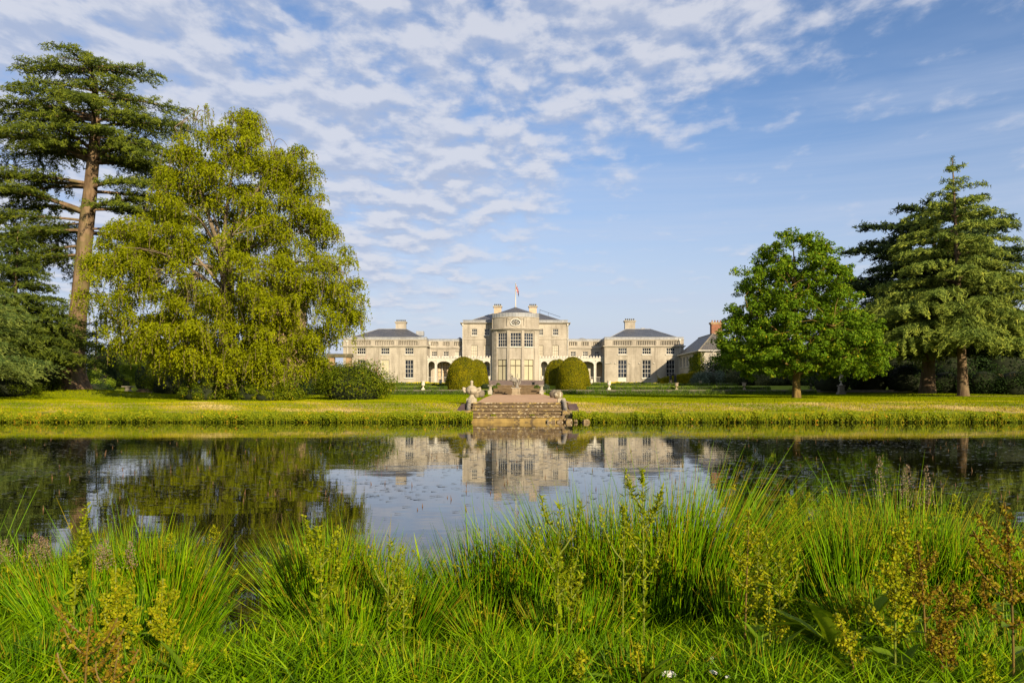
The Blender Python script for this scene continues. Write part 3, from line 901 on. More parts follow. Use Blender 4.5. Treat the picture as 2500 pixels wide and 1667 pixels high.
def window(parent, Mx, h, nx, ny, depth=.2, glass='glass', frame='white', bar=.045, border=.075, sill=True, panes=False, label=None, kick=0.0):
    x0, x1, z0, z1 = h
    m = MB()
    zb = z0 + kick
    yf, yb = depth - .09, depth - .02
    m.box(x0 + .003, x0 + border, yf, yb, z0 + .003, z1 - .003, Mx); m.box(x1 - border, x1 - .003, yf, yb, z0 + .003, z1 - .003, Mx)
    m.box(x0 + border, x1 - border, yf, yb, z1 - border, z1 - .003, Mx); m.box(x0 + border, x1 - border, yf, yb, z0 + .003, zb + border, Mx)
    gx0, gx1, gz0, gz1 = x0 + border, x1 - border, zb + border, z1 - border
    for i in range(1, nx):
        xx = gx0 + (gx1 - gx0) * i / nx
        m.box(xx - bar / 2, xx + bar / 2, yf + .015, yb - .01, gz0, gz1, Mx)
    for j in range(1, ny):
        zz = gz0 + (gz1 - gz0) * j / ny; b2 = bar * (1.5 if j * 2 == ny else 1) / 2
        for i in range(nx):
            a = gx0 + (gx1 - gx0) * i / nx + (bar / 2 if i else 0); b = gx0 + (gx1 - gx0) * (i + 1) / nx - (bar / 2 if i < nx - 1 else 0)
            m.box(a, b, yf + .012, yb - .012, zz - b2, zz + b2, Mx)
    wnd = m.build('window', M[frame], parent)
    if label: wnd['label'] = label
    def pane_quads(mm, cells):
        for i, j in cells:
            a, b = gx0 + (gx1 - gx0) * i / nx, gx0 + (gx1 - gx0) * (i + 1) / nx
            c, d = gz0 + (gz1 - gz0) * j / ny, gz0 + (gz1 - gz0) * (j + 1) / ny
            t1, t2 = random.uniform(-.006, .006), random.uniform(-.004, .004)
            y = depth - .035
            mm.add([(a, y + t1, c), (b, y + t2, c), (b, y - t1, d), (a, y - t2, d)], [(0, 1, 2, 3)], Mx)
    cells = [(i, j) for i in range(nx) for j in range(ny)]
    if panes:
        for cjl in cells:
            mm = MB(); pane_quads(mm, [cjl]); mm.build('pane', M[glass], wnd)
    else:
        mm = MB(); pane_quads(mm, cells); o = mm.build('glazing', M[glass], wnd); o['kind'] = 'stuff'
    mm = MB(); mm.add([(x0, depth + .004, z0), (x1, depth + .004, z0), (x1, depth + .004, z1), (x0, depth + .004, z1)], [(0, 1, 2, 3)], Mx); mm.build('window_back', M['core'], wnd)
    if sill:
        mm = MB(); mm.box(x0 - .10, x1 + .10, -.13, depth - .1, z0 - .15, z0 - .003, Mx); mm.build('sill', M['white'] if frame == 'white' else M['trim'], wnd)
    return wnd


def moulding(name, mat, Mx, x0, x1, prof, parent=house, ends=.0):
    """prof: list of (projection, z0, z1) stacked courses"""
    m = MB()
    for pr, z0, z1 in prof: m.box(x0 - pr - ends, x1 + pr + ends, -pr, .3, z0, z1, Mx)
    return m.build(name, mat, parent)


def balustrade(Mx, panels, z0, z1, dep=.18, parent=house, pitch=.27):
    m = MB()
    for a, b in panels:
        n = max(3, int((b - a) / pitch))
        for i in range(n):
            xx = a + (b - a) * (i + .5) / n
            h_ = z1 - z0
            m.lathe([(.075, 0), (.05, h_ * .12), (.09, h_ * .38), (.045, h_ * .72), (.075, h_ * .9), (.075, h_)], (xx, dep, z0), 6, Mx)
    o = m.build('balustrade', M['trim'], parent); o['kind'] = 'stuff'


def hip_roof(name, x0, x1, y0, y1, z0, z1, rx0, rx1, mat, parent=house, ry=None):
    ym = (y0 + y1) / 2 if ry is None else ry
    m = MB()
    m.add([(x0, y0, z0), (x1, y0, z0), (x1, y1, z0), (x0, y1, z0), (rx0, ym, z1), (rx1, ym, z1)],
          [(0, 1, 5, 4), (1, 2, 5), (2, 3, 4, 5), (3, 0, 4), (3, 2, 1, 0)])
    o = m.build(name, mat, parent)
    m = MB()
    rr = .07
    for a, b in (((x0, y0, z0), (rx0, ym, z1)), ((x1, y0, z0), (rx1, ym, z1)), ((rx0, ym, z1), (rx1, ym, z1)), ((x0, y1, z0), (rx0, ym, z1)), ((x1, y1, z0), (rx1, ym, z1))):
        m.tube([a, b], rr, 6)
    m.build('ridge_tile', M['lead'], o)
    return o


def lead_parapet(Mx, x0, x1, z0, z1, y0=-.02, y1=.35, parent=house):
    m = MB()
    m.box(x0, x1, y0, y1, z0, z1, Mx)
    xx = x0 + .3
    while xx < x1:
        m.box(xx - .025, xx + .025, y0 - .035, y0 - .002, z0 + .02, z1 + .02, Mx); xx += .62
    m.box(x0 - .05, x1 + .05, y0 - .07, y1, z1 + .003, z1 + .06, Mx)
    m.build('lead_parapet', M['lead'], parent)


def downpipe(x, y, z0, z1):
    m = MB(); m.tube([(x, y, z0), (x, y, z1)], .065, 8); m.box(x - .14, x + .14, y - .12, y + .10, z1 - .03, z1 + .24)
    for k in range(3): m.lathe([(.085, 0), (.085, .06)], (x, y, z0 + (z1 - z0) * (k + .5) / 3), 8)
    m.build('downpipe', M['white'], house)


def chimney(x, y, w, dpt, z0, z1, mat, pots=4, capmat='trim', parent=house):
    m = MB(); m.box(x - w / 2, x + w / 2, y - dpt / 2, y + dpt / 2, z0, z1 - .32)
    c = m.build('chimney', M[mat], parent)
    m = MB(); m.box(x - w / 2 - .08, x + w / 2 + .08, y - dpt / 2 - .08, y + dpt / 2 + .08, z1 - .318, z1 - .18); m.box(x - w / 2 - .16, x + w / 2 + .16, y - dpt / 2 - .16, y + dpt / 2 + .16, z1 - .178, z1); m.build('chimney_cap', M[capmat], c)
    for k in range(pots):
        m = MB(); m.lathe([(.13, 0), (.11, .1), (.10, .26), (.13, .30), (.13, .34)], (x - w / 2 + w * (k + .5) / pots, y, z1 + .002), 8); m.build('chimney_pot', M['redbrick'] if capmat != 'trim' else M['ruin_dark'], c, True)
    return c


# ---- wings
def wing(xa, xb, mirror):
    D = 130.0
    s = D / F
    Mx = place(0, D)
    if not mirror:
        cols = [(871.8, 892.4), (929.8, 950.6), (988.6, 1009.3)]
    else:
        cols = [(1508.7, 1530.2), (1567.6, 1589.2), (1626.4, 1647.8)]
    cw = [(wx(a, D), wx(b, D)) for a, b in cols]
    up = [(a, b, 7.97, 9.02) for a, b in cw]
    lo = [(a, b, 4.12, 7.06) for a, b in cw]
    if mirror: lo[0] = (lo[0][0] - .02, lo[0][1] + .02, 3.52, 7.06)
    m = MB()
    wall_holes(m, Mx, xa, xb, 2.9, 9.06, up + lo)
    yb = D + 14
    m.add([(xa, D, 2.9), (xa, yb, 2.9), (xa, yb, 10.3), (xa, D, 10.3), (xb, D, 2.9), (xb, yb, 2.9), (xb, yb, 10.3), (xb, D, 10.3)], [(3, 2, 1, 0), (4, 5, 6, 7), (1, 2, 6, 5)])
    wl = m.build('wing_wall', M['stucco'], house)
    for i in range(3):
        window(house, Mx, up[i], 4, 2)
        if not mirror and i == 1: window(house, Mx, lo[i], 3, 4, glass='blind', frame='white', label='tall window with cream blind')
        elif mirror and i == 0: window(house, Mx, lo[i], 3, 4, sill=False, kick=.62, label='tall garden door window')
        else: window(house, Mx, lo[i], 3, 4)
    moulding('plinth_course', M['trim'], Mx, xa, xb, [(.05, 2.9, 3.55)]) if not mirror else None
    moulding('cornice', M['trim'], Mx, xa, xb, [(.06, 9.06, 9.16), (.16, 9.162, 9.25), (.28, 9.252, 9.37)])
    # parapet with balusters between blocks
    if not mirror: pan = [(859.1, 905.7), (915.8, 962.4), (973.5, 1019.5)]
    else: pan = [(1496.2, 1543.5), (1554, 1602.2), (1612.6, 1658.5)]
    pw = [(wx(a, D), wx(b, D)) for a, b in pan]
    m = MB()
    wall_holes(m, place(0, D - .004), xa, xb, 9.37, 10.32, [(a, b, 9.48, 10.16) for a, b in pw], .30)
    for a, b in pw: m.add([(a, D + .29, 9.48), (b, D + .29, 9.48), (b, D + .29, 10.16), (a, D + .29, 10.16)], [(0, 1, 2, 3)])
    m.build('parapet', M['stucco'], house)
    balustrade(Mx, pw, 9.48, 10.16, .12)
    moulding('parapet_coping', M['trim'], Mx, xa, xb, [(.07, 10.322, 10.40)])
    lead_parapet(place(0, D + .05), xa + .02, xb - .02, 10.402, 10.74)
    # side parts of cornice and parapet (returns)
    for xs_, sg in ((xa, -1), (xb, 1)):
        m = MB()
        a, b = (xs_ - .28, xs_ - .002) if sg < 0 else (xs_ + .002, xs_ + .28)
        m.box(a, b, D + .302, yb, 9.252, 9.37); m.build('cornice_return', M['trim'], house)
    m = MB(); m.box(xa + .02, xb - .02, D + .42, yb - .05, 10.3, 10.72); m.build('roof_deck', M['lead'], house)
    rx0, rx1 = xa + 4.6 + (0 if not mirror else -.1), xb - 4.3
    hip_roof('roof', xa + .9, xb - .7, D + .9, D + 13.2, 10.74, 12.66, rx0, rx1, M['slate'] if not mirror else M['slate_blue'])
    if not mirror:
        chimney(wx(980, 138), 137.6, 1.72, 1.1, 11.6, 13.95, 'stucco', 5)
        m = MB(); m.box(rx1 + 1.6, rx1 + 2.9, 138, 139.4, 11.6, 12.4); m.build('roof_hatch', M['lead'], house)
        downpipe(wx(847, 129.8), 129.9, 7.0, 10.0)
    else:
        chimney(wx(1536.5, 138), 137.6, 1.72, 1.1, 11.6, 14.15, 'stucco', 5)
        m = MB(); m.box(wx(1568, 138) - .3, wx(1568, 138) + .3, 137, 138, 12.5, 12.85); m.build('roof_vent', M['lead'], house)
        downpipe(wx(1660.5, 129.8), 129.9, 7.0, 10.2)
        for px in (1502, 1537.3, 1560.8, 1596.3):
            m = MB(); m.box(wx(px, D) - .10, wx(px, D) + .10, D - .16, D - .002, 6.43, 6.56); m.build('wall_bracket', M['white'], house)
        m = MB(); m.tube([(wx(1479, 129.8), 129.85, 6.45), (wx(1494, 129.8), 129.75, 6.6)], .05, 6); m.build('flag_bracket', M['white'], house)
WLa, WLb = wx(838, 130), wx(1041.6, 130)
WRa, WRb = wx(1476, 130), wx(1669.3, 130)
wing(WLa, WLb, False)
wing(WRa, WRb, True)

# ---- links
def link(xa, xb, wins, pans, mirror):
    D = 133.5
    Mx = place(0, D)
    holes = [(wx(a, D), wx(b, D), 7.82, 8.62) for a, b in wins]
    low = []
    m = MB()
    if not mirror: low = [(wx(1068.5, D), wx(1098.5, D), 3.55, 6.75)]
    else: low = [(wx(1424, D), wx(1450, D), 4.4, 6.5)]
    wall_holes(m, Mx, xa, xb, 2.9, 9.02, holes + low)
    m.build('link_wall', M['stucco'], house)
    for i, h in enumerate(holes):
        window(house, Mx, h, 3, 2, glass='blocked' if (i == 2 and not mirror) else 'glass', label='small window with a white blind' if (i == 2 and not mirror) else None)
    for h in low:
        window(house, Mx, h, 4, 4, glass='blind_pink' if not mirror else 'blocked', frame='bronze' if not mirror else 'white', sill=False, panes=True, bar=.05,
               label='broad window with pinkish blinds' if not mirror else 'broad window with white bars')
    if not mirror:
        for px in (1079.6, 1097.5):
            m = MB(); m.box(wx(px, D) - .06, wx(px, D) + .06, D - .12, D - .002, 3.45, 6.8); m.build('window_post', M['white'], house)
    moulding('cornice', M['trim'], Mx, xa, xb, [(.08, 9.02, 9.14), (.2, 9.142, 9.30)], ends=-.2)
    pw = [(wx(a, D), wx(b, D)) for a, b in pans]
    m = MB()
    wall_holes(m, place(0, D - .004), xa, xb, 9.30, 10.36, [(a, b, 9.60, 10.22) for a, b in pw], .3)
    for a, b in pw: m.add([(a, D + .29, 9.60), (b, D + .29, 9.60), (b, D + .29, 10.22), (a, D + .29, 10.22)], [(0, 1, 2, 3)])
    m.build('parapet', M['stucco'], house)
    balustrade(Mx, pw, 9.60, 10.22, .12)
    lead_parapet(place(0, D + .05), xa, xb, 10.363, 10.66)
    m = MB(); m.box(xa, xb, D + .42, D + 10, 10.2, 10.5); m.build('roof_deck', M['lead'], house)
MLa, MLb = wx(1128.8, 132.5), wx(1387.7, 132.5)
link(WLb - .3, MLa + .3, [(1053.7, 1066.8), (1082.5, 1095.4), (1111, 1124.7)], [(1051.8, 1070), (1081, 1097.4), (1108.5, 1127)], False)
link(MLb - .3, WRa + .3, [(1392.6, 1405.5), (1422.3, 1435.2), (1451.5, 1464.5)], [(1389.6, 1409.2), (1420, 1437.2), (1448.3, 1466)], True)
downpipe(wx(1049.6, 133.3), 133.4, 7.5, 9.75)
m = MB()
m.lathe([(1.1, 0), (1.1, .12), (.95, .42), (.6, .68), (.2, .82), (.02, .85)], (wx(1421, 140), 140, 10.52), 16); ln = m.build('roof_lantern', M['lead'], house)
m = MB(); m.lathe([(1.1, 0), (1.1, .15), (.7, .5), (.05, .95)], (wx(1122.5, 140), 140, 10.52), 4); m.build('roof_lantern', M['lead'], house)

# ---- main block
D = 132.5
Mx = place(0, D)
winx = [(1151.4, 1164.8), (1181.6, 1195.8), (1316.0, 1325.8), (1349.5, 1362.9)]
tops = [(wx(a, D), wx(b, D), 11.25, 12.32) for a, b in winx]
midx = [(1150.5, 1165.8), (1182, 1196.4), (1316.4, 1326.5), (1349, 1363.8)]
mids = [(wx(a, D), wx(b, D), 7.72, 9.6) for a, b in midx]
doors = [(wx(1186.5, D), wx(1198, D), 3.6, 6.2), (wx(1319, D), wx(1331, D), 3.6, 6.2)]
m = MB()
wall_holes(m, Mx, MLa, MLb, 2.9, 13.1, tops + mids + doors)
yb = D + 13
m.add([(MLa, D, 2.9), (MLa, yb, 2.9), (MLa, yb, 13.1), (MLa, D, 13.1), (MLb, D, 2.9), (MLb, yb, 2.9), (MLb, yb, 13.1), (MLb, D, 13.1)], [(3, 2, 1, 0), (4, 5, 6, 7), (1, 2, 6, 5)])
m.build('main_wall', M['stucco'], house)
for h in tops: window(house, Mx, h, 3, 2)
for h in mids: window(house, Mx, h, 3, 4, glass='blocked', frame='trim', border=.05, sill=False, label='blocked window with pale panes')
window(house, Mx, doors[0], 2, 3, frame='white', sill=False, label='dark glazed door under the veranda')
window(house, Mx, doors[1], 2, 3, frame='white', glass='blind', sill=False, label='glazed door with cream blind')
moulding('string_course', M['trim'], Mx, MLa, MLb, [(.06, 10.52, 10.66)])
moulding('cornice', M['trim'], Mx, MLa, MLb, [(.05, 13.1, 13.18), (.22, 13.182, 13.28), (.36, 13.282, 13.36)])
for xs_, sg in ((MLa, -1), (MLb, 1)):
    m = MB(); a, b = (xs_ - .36, xs_ - .002) if sg < 0 else (xs_ + .002, xs_ + .36)
    m.box(a, b, D + .302, yb, 13.182, 13.36); m.build('cornice_return', M['trim'], house)
lead_parapet(place(0, D + .1), MLa + .1, MLb - .1, 13.363, 13.76)
m = MB(); m.box(MLa + .1, MLb - .1, D + .46, yb - .1, 13.1, 13.7); m.build('roof_deck', M['lead'], house)
hip_roof('roof', MLa + 1.2, MLb - 1.0, D + 1.0, yb - .4, 13.76, 15.55, MLa + 4.9, MLb - 4.6, M['slate'])
m = MB()
xr = MLb - 4.6; ym = (D + 1.0 + yb - .4) / 2
m.tube([(xr + .1, ym, 15.5), (xr + .1, ym, 16.25)], .03, 5); m.tube([(xr + .1, ym, 16.2), (MLb - 1.2, D + 2.2, 14.5)], .03, 5); m.tube([(xr + 1.5, ym - 2, 14.8), (xr + 1.5, ym - 2, 15.55)], .025, 5)
m.build('roof_rail', M['iron'], house)
chimney(wx(1215, 134.5), 134.8, 1.25, 1.2, 14.0, 16.35, 'chimney', 4)
chimney(wx(1301, 134.5), 134.8, 1.25, 1.2, 14.0, 16.35, 'chimney', 4)
downpipe(MLa + .07, D - .1, 7.4, 12.9)
downpipe(MLb - .12, D - .1, 7.4, 12.9)

# ---- the bow
R0 = 4.6
BC = (HX, 128.45 + R0)


def bow_pt(a, r): return (BC[0] + r * math.sin(a), BC[1] - r * math.cos(a))


def bow_ring(mb, a0, a1, r0, r1, z0, z1, n=24):
    """curved course between radii r0<r1"""
    vs, fs = [], []
    for i in range(n + 1):
        a = a0 + (a1 - a0) * i / n
        for r, z in ((r1, z0), (r1, z1), (r0, z1), (r0, z0)):
            vs.append((*bow_pt(a, r), z))
    for i in range(n):
        for k in range(4):
            k2 = (k + 1) % 4
            fs.append((i * 4 + k, (i + 1) * 4 + k, (i + 1) * 4 + k2, i * 4 + k2))
    fs += [(0, 1, 2, 3), (n * 4 + 3, n * 4 + 2, n * 4 + 1, n * 4)]
    mb.add(vs, fs)


A_END = R_(56.5)
wins_b = [R_(-29.5), 0.0, R_(29.5)]
HWW = [.92, .92, .92]
Z_G0, Z_G1, Z_F0, Z_F1 = 3.72, 7.08, 9.14, 11.38
ztop = 11.72
wall = MB()
edges = []
for c in wins_b:
    da = .98 / R0
    edges.append((c - da, c + da))
# pilaster (wall between windows) as curved strips, window bays as flat recessed facets
sp = [-A_END] + [e for p in edges for e in p] + [A_END]
for i in range(0, len(sp), 2):
    bow_ring(wall, sp[i], sp[i + 1], R0 - .45, R0 + .04, 2.9, ztop, 8)
wall.build('bow_wall', M['stucco'], house)
wall = MB()
for c in wins_b:
    ra = R0 * math.cos(.98 / R0) - .10
    x, y = bow_pt(c, ra)
    Mb = place(x, y, c)
    hw = R0 * math.sin(.98 / R0)
    wall_holes(wall, Mb, -hw, hw, 2.9, ztop, [(-.86, .86, Z_G0, Z_G1), (-.86, .86, Z_F0, Z_F1)])
    window(house, Mb, (-.86, .86, Z_F0, Z_F1), 4, 4, border=.06)
    window(house, Mb, (-.86, .86, Z_G0, Z_G1), 2, 1, glass='blind', frame='bronze', sill=False, bar=.10, border=.06, panes=True, label='tall french window with cream blind')
    m = MB(); m.box(-.80, .80, .085, .17, Z_G1 - 1.05, Z_G1 - .93, Mb); m.build('transom', M['bronze'], house)
wall.build('window_bay', M['stucco'], house)
m = MB(); bow_ring(m, -A_END, A_END, R0 - .45, R0 + .05, ztop + .002, ztop + .16); bow_ring(m, -A_END, A_END, R0 - .45, R0 + .22, ztop + .162, ztop + .25); bow_ring(m, -A_END, A_END, R0 - .45, R0 + .36, ztop + .252, ztop + .40)
m.build('bow_cornice', M['trim'], house)
m = MB(); bow_ring(m, -A_END, A_END, R0 - .5, R0 - .02, ztop + .402, 13.86); m.build('bow_attic', M['stucco'], house)
m = MB(); bow_ring(m, -A_END, A_END, R0 - .5, R0 + .06, 13.862, 13.98); m.build('attic_moulding', M['trim'], house)
m = MB(); bow_ring(m, -A_END, A_END, R0 - .5, R0 + .02, 13.982, 14.62); 
for k in range(17):
    a = -A_END + 2 * A_END * (k + .5) / 17
    bow_ring(m, a - .006, a + .006, R0 + .021, R0 + .06, 13.99, 14.64, 1)
m.build('bow_lead_parapet', M['lead'], house)
# straight returns to the main block and infill roof
for s in (-1, 1):
    xe, ye = bow_pt(s * A_END, R0)
    m = MB(); a, b = (xe - .0, xe + .4) if s < 0 else (xe - .4, xe)
    m.box(a, b, ye - .1, D - .002, 2.9, ztop); m.box(a, b, ye - .1, D - .002, ztop + .402, 13.86); m.build('bow_return', M['stucco'], house)
    m = MB(); m.box(a - .12, b + .12, ye - .1, D - .37, ztop + .002, ztop + .40); m.build('cornice_return', M['trim'], house)
    m = MB(); m.box(a + .03, b - .03, ye - .1, D + 2.0, 13.862, 14.60); m.build('lead_return', M['lead'], house)
m = MB()
vs = [(HX, 132.9, 15.98)]; n = 22
for i in range(n + 1):
    a = -A_END * 1.0 + 2 * A_END * i / n
    vs.append((*bow_pt(a, R0 - .35), 14.55))
xe = BC[0] + (R0 - .35) * math.sin(A_END)
vs += [(xe, 137.5, 14.55), (2 * HX - xe, 137.5, 14.55)]
m.add(vs, [(0, i, i + 1) for i in range(1, len(vs) - 1)] + [(0, len(vs) - 1, 1)]); m.build('bow_roof', M['slate'], house)
m = MB(); m.add([(x, y, 14.5) for x, y, z in vs[1:]], [tuple(range(len(vs) - 1))]); m.build('bow_roof_deck', M['lead'], house)
# oval window with garland
oy = 128.45 - .02
zc_ = 13.02
def oval(mb, rx, rz, tr, y, n=32):
    pts = [(HX + rx * math.cos(2 * PI * i / n), y + .5 * (rx * math.cos(2 * PI * i / n)) ** 2 / R0, zc_ + rz * math.sin(2 * PI * i / n)) for i in range(n)]
    vs, fs = [], []
    for i, p in enumerate(pts):
        a = 2 * PI * i / n
        for k in range(6):
            b = 2 * PI * k / 6
            vs.append((p[0] + tr * math.cos(b) * math.cos(a), p[1] - tr * math.sin(b), p[2] + tr * math.cos(b) * math.sin(a)))
    for i in range(n):
        for k in range(6):
            fs.append((i * 6 + k, ((i + 1) % n) * 6 + k, ((i + 1) % n) * 6 + (k + 1) % 6, i * 6 + (k + 1) % 6))
    mb.add(vs, fs)
m = MB(); oval(m, .80, .56, .12, oy); ow = m.build('oval_window', M['white'], house, True)
m = MB(); n = 32
m.add([(HX, oy - .03, zc_)] + [(HX + .76 * math.cos(2 * PI * i / n), oy + .045, zc_ + .52 * math.sin(2 * PI * i / n)) for i in range(n)], [(0, i + 1, (i + 1) % n + 1) for i in range(n)]); m.build('glazing', M['glass'], ow)
m = MB()
for i in range(8):
    a = 2 * PI * (i + .5) / 8
    m.tube([(HX + .16 * math.cos(a), oy - .05, zc_ + .12 * math.sin(a)), (HX + .76 * math.cos(a), oy + .02, zc_ + .52 * math.sin(a))], .035, 5)
oval(m, .46, .32, .03, oy - .03); m.build('tracery', M['white'], ow)
m = MB(); m.lathe([(.02, -.05), (.15, -.04), (.17, 0), (.15, .04), (.02, .05)], (0, 0, 0), 12, Matrix.Translation((HX, oy - .06, zc_)) @ Matrix.Rotation(PI / 2, 4, 'X')); m.build('boss', M['grey_stone'], ow, True)
m = MB()
for s in (-1, 1):
    pts = []
    for k in range(9):
        u = k / 8
        xx = s * (.5 + .85 * u); zz = zc_ + .78 - .30 * math.sin(PI * u) * .8 - (.0 if u < .8 else (u - .8) * 1.5)
        pts.append((HX + xx, 128.45 + R0 - math.sqrt(R0 * R0 - xx * xx) - .03, zz))
    m.tube(pts, .06, 6)
    xx = s * 1.35; yy = 128.45 + R0 - math.sqrt(R0 * R0 - xx * xx) - .03
    m.tube([(HX + xx, yy, zc_ + .75), (HX + xx, yy, zc_), (HX + xx * 1.01, yy, zc_ - .55)], [.08, .10, .05], 6)
m.build('garland', M['trim'], house, True)
# base steps edge
m = MB(); bow_ring(m, -A_END, A_END, R0 - .4, R0 + .10, 3.3, 3.62); m.build('bow_plinth', M['trim'], house)

# ---- verandas
def veranda(flip):
    D = 131.0
    def X(px): return wx(px, D) if not flip else 2 * HX - wx(px, D)
    def span(a, b):
        p, q = X(a), X(b)
        return (min(p, q), max(p, q))
    posts = [(1041.4, 1045.8), (1061.4, 1067.2), (1101.2, 1107), (1134.5, 1140.3), (1174.5, 1180.3), (1196.4, 1200.6)]
    arches = [(1045.8, 1061.4), (1067.2, 1101.2), (1107, 1134.5), (1140.3, 1174.5), (1180.3, 1196.4)]
    v = MB()
    x0, x1 = span(1041.2, 1200.8)
    m = MB(); m.box(x0, x1, D, D + .16, 6.98, 7.36); m.box(x0 - .06, x1, D - .10, D + .2, 7.362, 7.44); m.box(x0, x1, D - .03, D - .002, 7.02, 7.08)
    vr = m.build('veranda', M['white'], house)
    for a, b in posts:
        p, q = span(a, b)
        m = MB()
        wdt = q - p
        m.box(p, p + .09, D, D + .14, 3.3, 6.978); m.box(q - .09, q, D, D + .14, 3.3, 6.978)
        if wdt > .2: m.box(p + .092, q - .092, D + .05, D + .09, 3.5, 6.9)
        for k in range(6):
            z = 3.5 + k * .68
            m.box(p + .092, q - .092, D + .02, D + .12, z - .02, z + .02)
        m.box(p - .03, q + .03, D - .03, D + .18, 3.2, 3.42)
        m.build('veranda_post', M['white'], vr)
    for a, b in arches:
        p, q = span(a, b)
        c_, hw = (p + q) / 2, (q - p) / 2
        zt, zs = 6.86, 6.86 - min(hw, 1.0) * (1.0 if hw < .7 else .62)
        m = MB(); n = 14
        prev = None
        for i in range(n + 1):
            t_ = PI * i / n
            xx = c_ - hw * math.cos(t_); zz = zs + (zt - zs) * math.sin(t_)
            if prev:
                m.add([(prev[0], D + .02, prev[1]), (xx, D + .02, zz), (xx, D + .02, 6.978), (prev[0], D + .02, 6.978),
                       (prev[0], D + .12, prev[1]), (xx, D + .12, zz), (xx, D + .12, 6.978), (prev[0], D + .12, 6.978)], [(0, 1, 2, 3), (4, 7, 6, 5), (0, 4, 5, 1)])
            prev = (xx, zz)
        m.build('arch_spandrel', M['white'], vr)
        m = MB(); k = max(3, int((q - p) / .17))
        for i in range(1, k):
            xx = p + (q - p) * i / k
            m.tube([(xx, D + .07, 3.4), (xx, D + .07, 4.25)], .014, 4, False)
        m.box(p, q, D + .05, D + .09, 4.25, 4.29)
        m.build('railing', M['white'], vr)
    nn = 22
    proto = None
    for i in range(nn):
        xx = x0 + (x1 - x0) * (i + .4) / nn
        if proto is None:
            m = MB(); m.prism([(xx - .17, 7.445), (xx + .17, 7.445), (xx + .13, 7.58), (xx + .05, 7.74), (xx, 7.80), (xx - .05, 7.74), (xx - .13, 7.58)], D - .06, D - .01)
            proto = m.build('antefix', M['white'], vr); px0 = xx
        else:
            c = proto.copy(); COL.objects.link(c); c.location.x += xx - px0
    m = MB(); m.add([(x0, D + .1, 7.42), (x1, D + .1, 7.42), (x1, 132.49, 7.60), (x0, 132.49, 7.60)], [(0, 1, 2, 3)])
    xs_ = span(1041.2, 1128.5); m.add([(xs_[0], 132.49, 7.60), (xs_[1], 132.49, 7.60), (xs_[1], 133.49, 7.70), (xs_[0], 133.49, 7.70)], [(0, 1, 2, 3)])
    m.build('veranda_roof', M['lead'], vr)
    m = MB(); m.box(x0, x1, D - .05, 132.4, 3.0, 3.42); m.build('veranda_floor', M['trim'], vr)
veranda(False)
veranda(True)
# flat stone panel beside the right wing veranda
m = MB(); m.box(wx(1446, 133.4) + .5, wx(1469, 133.4), 133.42, 133.496, 4.2, 6.4); m.build('buff_panel', M['chimney'], house)

# ------------------------------------------------------------------ flagpole and flag
fx, fy = HX + .02, 132.9
t = thing('flagpole', 'white flagpole rising from the roof of the bow', 'flagpole', (fx, fy, 15.9))
m = MB(); m.tube([(fx, fy, 15.6), (fx, fy, 19.85)], [.10, .06], 10); m.build('pole', M['white'], t, True)
m = MB(); m.lathe([(.02, -.06), (.09, -.03), (.10, .02), (.06, .07), (.01, .09)], (fx, fy, 19.92), 10); m.build('finial', M['white'], t, True)
m = MB(); m.lathe([(.22, 0), (.20, .12), (.11, .2)], (fx, fy, 15.86), 12); m.build('collar', M['lead'], t)


def flag_mat():
    m, t, o = new_mat('union_flag')
    uv = t.n('ShaderNodeUVMap').outputs[0]
    u, v, _ = t.xyz(uv)
    x = t.m('SUBTRACT', t.m('MULTIPLY', u, 2.0), 1.0); y = t.m('SUBTRACT', v, .5)
    ax, ay = t.m('ABSOLUTE', x), t.m('ABSOLUTE', y)
    d1 = t.m('ABSOLUTE', t.m('SUBTRACT', ay, t.m('MULTIPLY', ax, .5)))
    c = t.mix(t.m('LESS_THAN', d1, .11), (.004, .012, .10), (.75, .73, .70))
    c = t.mix(t.m('LESS_THAN', d1, .04), c, (.50, .012, .02))
    cr = t.m('MAXIMUM', t.m('LESS_THAN', ax, .17), t.m('LESS_THAN', ay, .17))
    c = t.mix(cr, c, (.75, .73, .70))
    cr = t.m('MAXIMUM', t.m('LESS_THAN', ax, .10), t.m('LESS_THAN', ay, .10))
    c = t.mix(cr, c, (.50, .012, .02))
    principled(t, o, c, .8, .1)
    return m
nu, nv = 26, 14
Vf, UV = [], []
for j in range(nv + 1):
    for i in range(nu + 1):
        u, v = i / nu, j / nv
        # hanging in folds from the hoist, fly end low
        xx = fx + .08 + u * .62 - .16 * u * u
        zz = 19.72 - (1 - v) * .98 - 1.15 * u ** 1.15 + .10 * u * v
        yy = fy + .16 * math.sin(u * 9 + v * 1.5) * (.2 + u) + .05 * math.sin(v * 6)
        Vf.append((xx, yy, zz)); UV.append((u, v))
ff = [(j * (nu + 1) + i, j * (nu + 1) + i + 1, (j + 1) * (nu + 1) + i + 1, (j + 1) * (nu + 1) + i) for j in range(nv) for i in range(nu)]
me = bpy.data.meshes.new('flag'); me.from_pydata(Vf, [], ff)
uvl = me.uv_layers.new(name='UVMap')
for lp in me.loops: uvl.data[lp.index].uv = UV[lp.vertex_index]
me.polygons.foreach_set('use_smooth', [True] * len(me.polygons))
tag(link_mesh('flag', me, None, flag_mat()), 'limp red white and blue flag hanging at the flagpole top', 'flag')

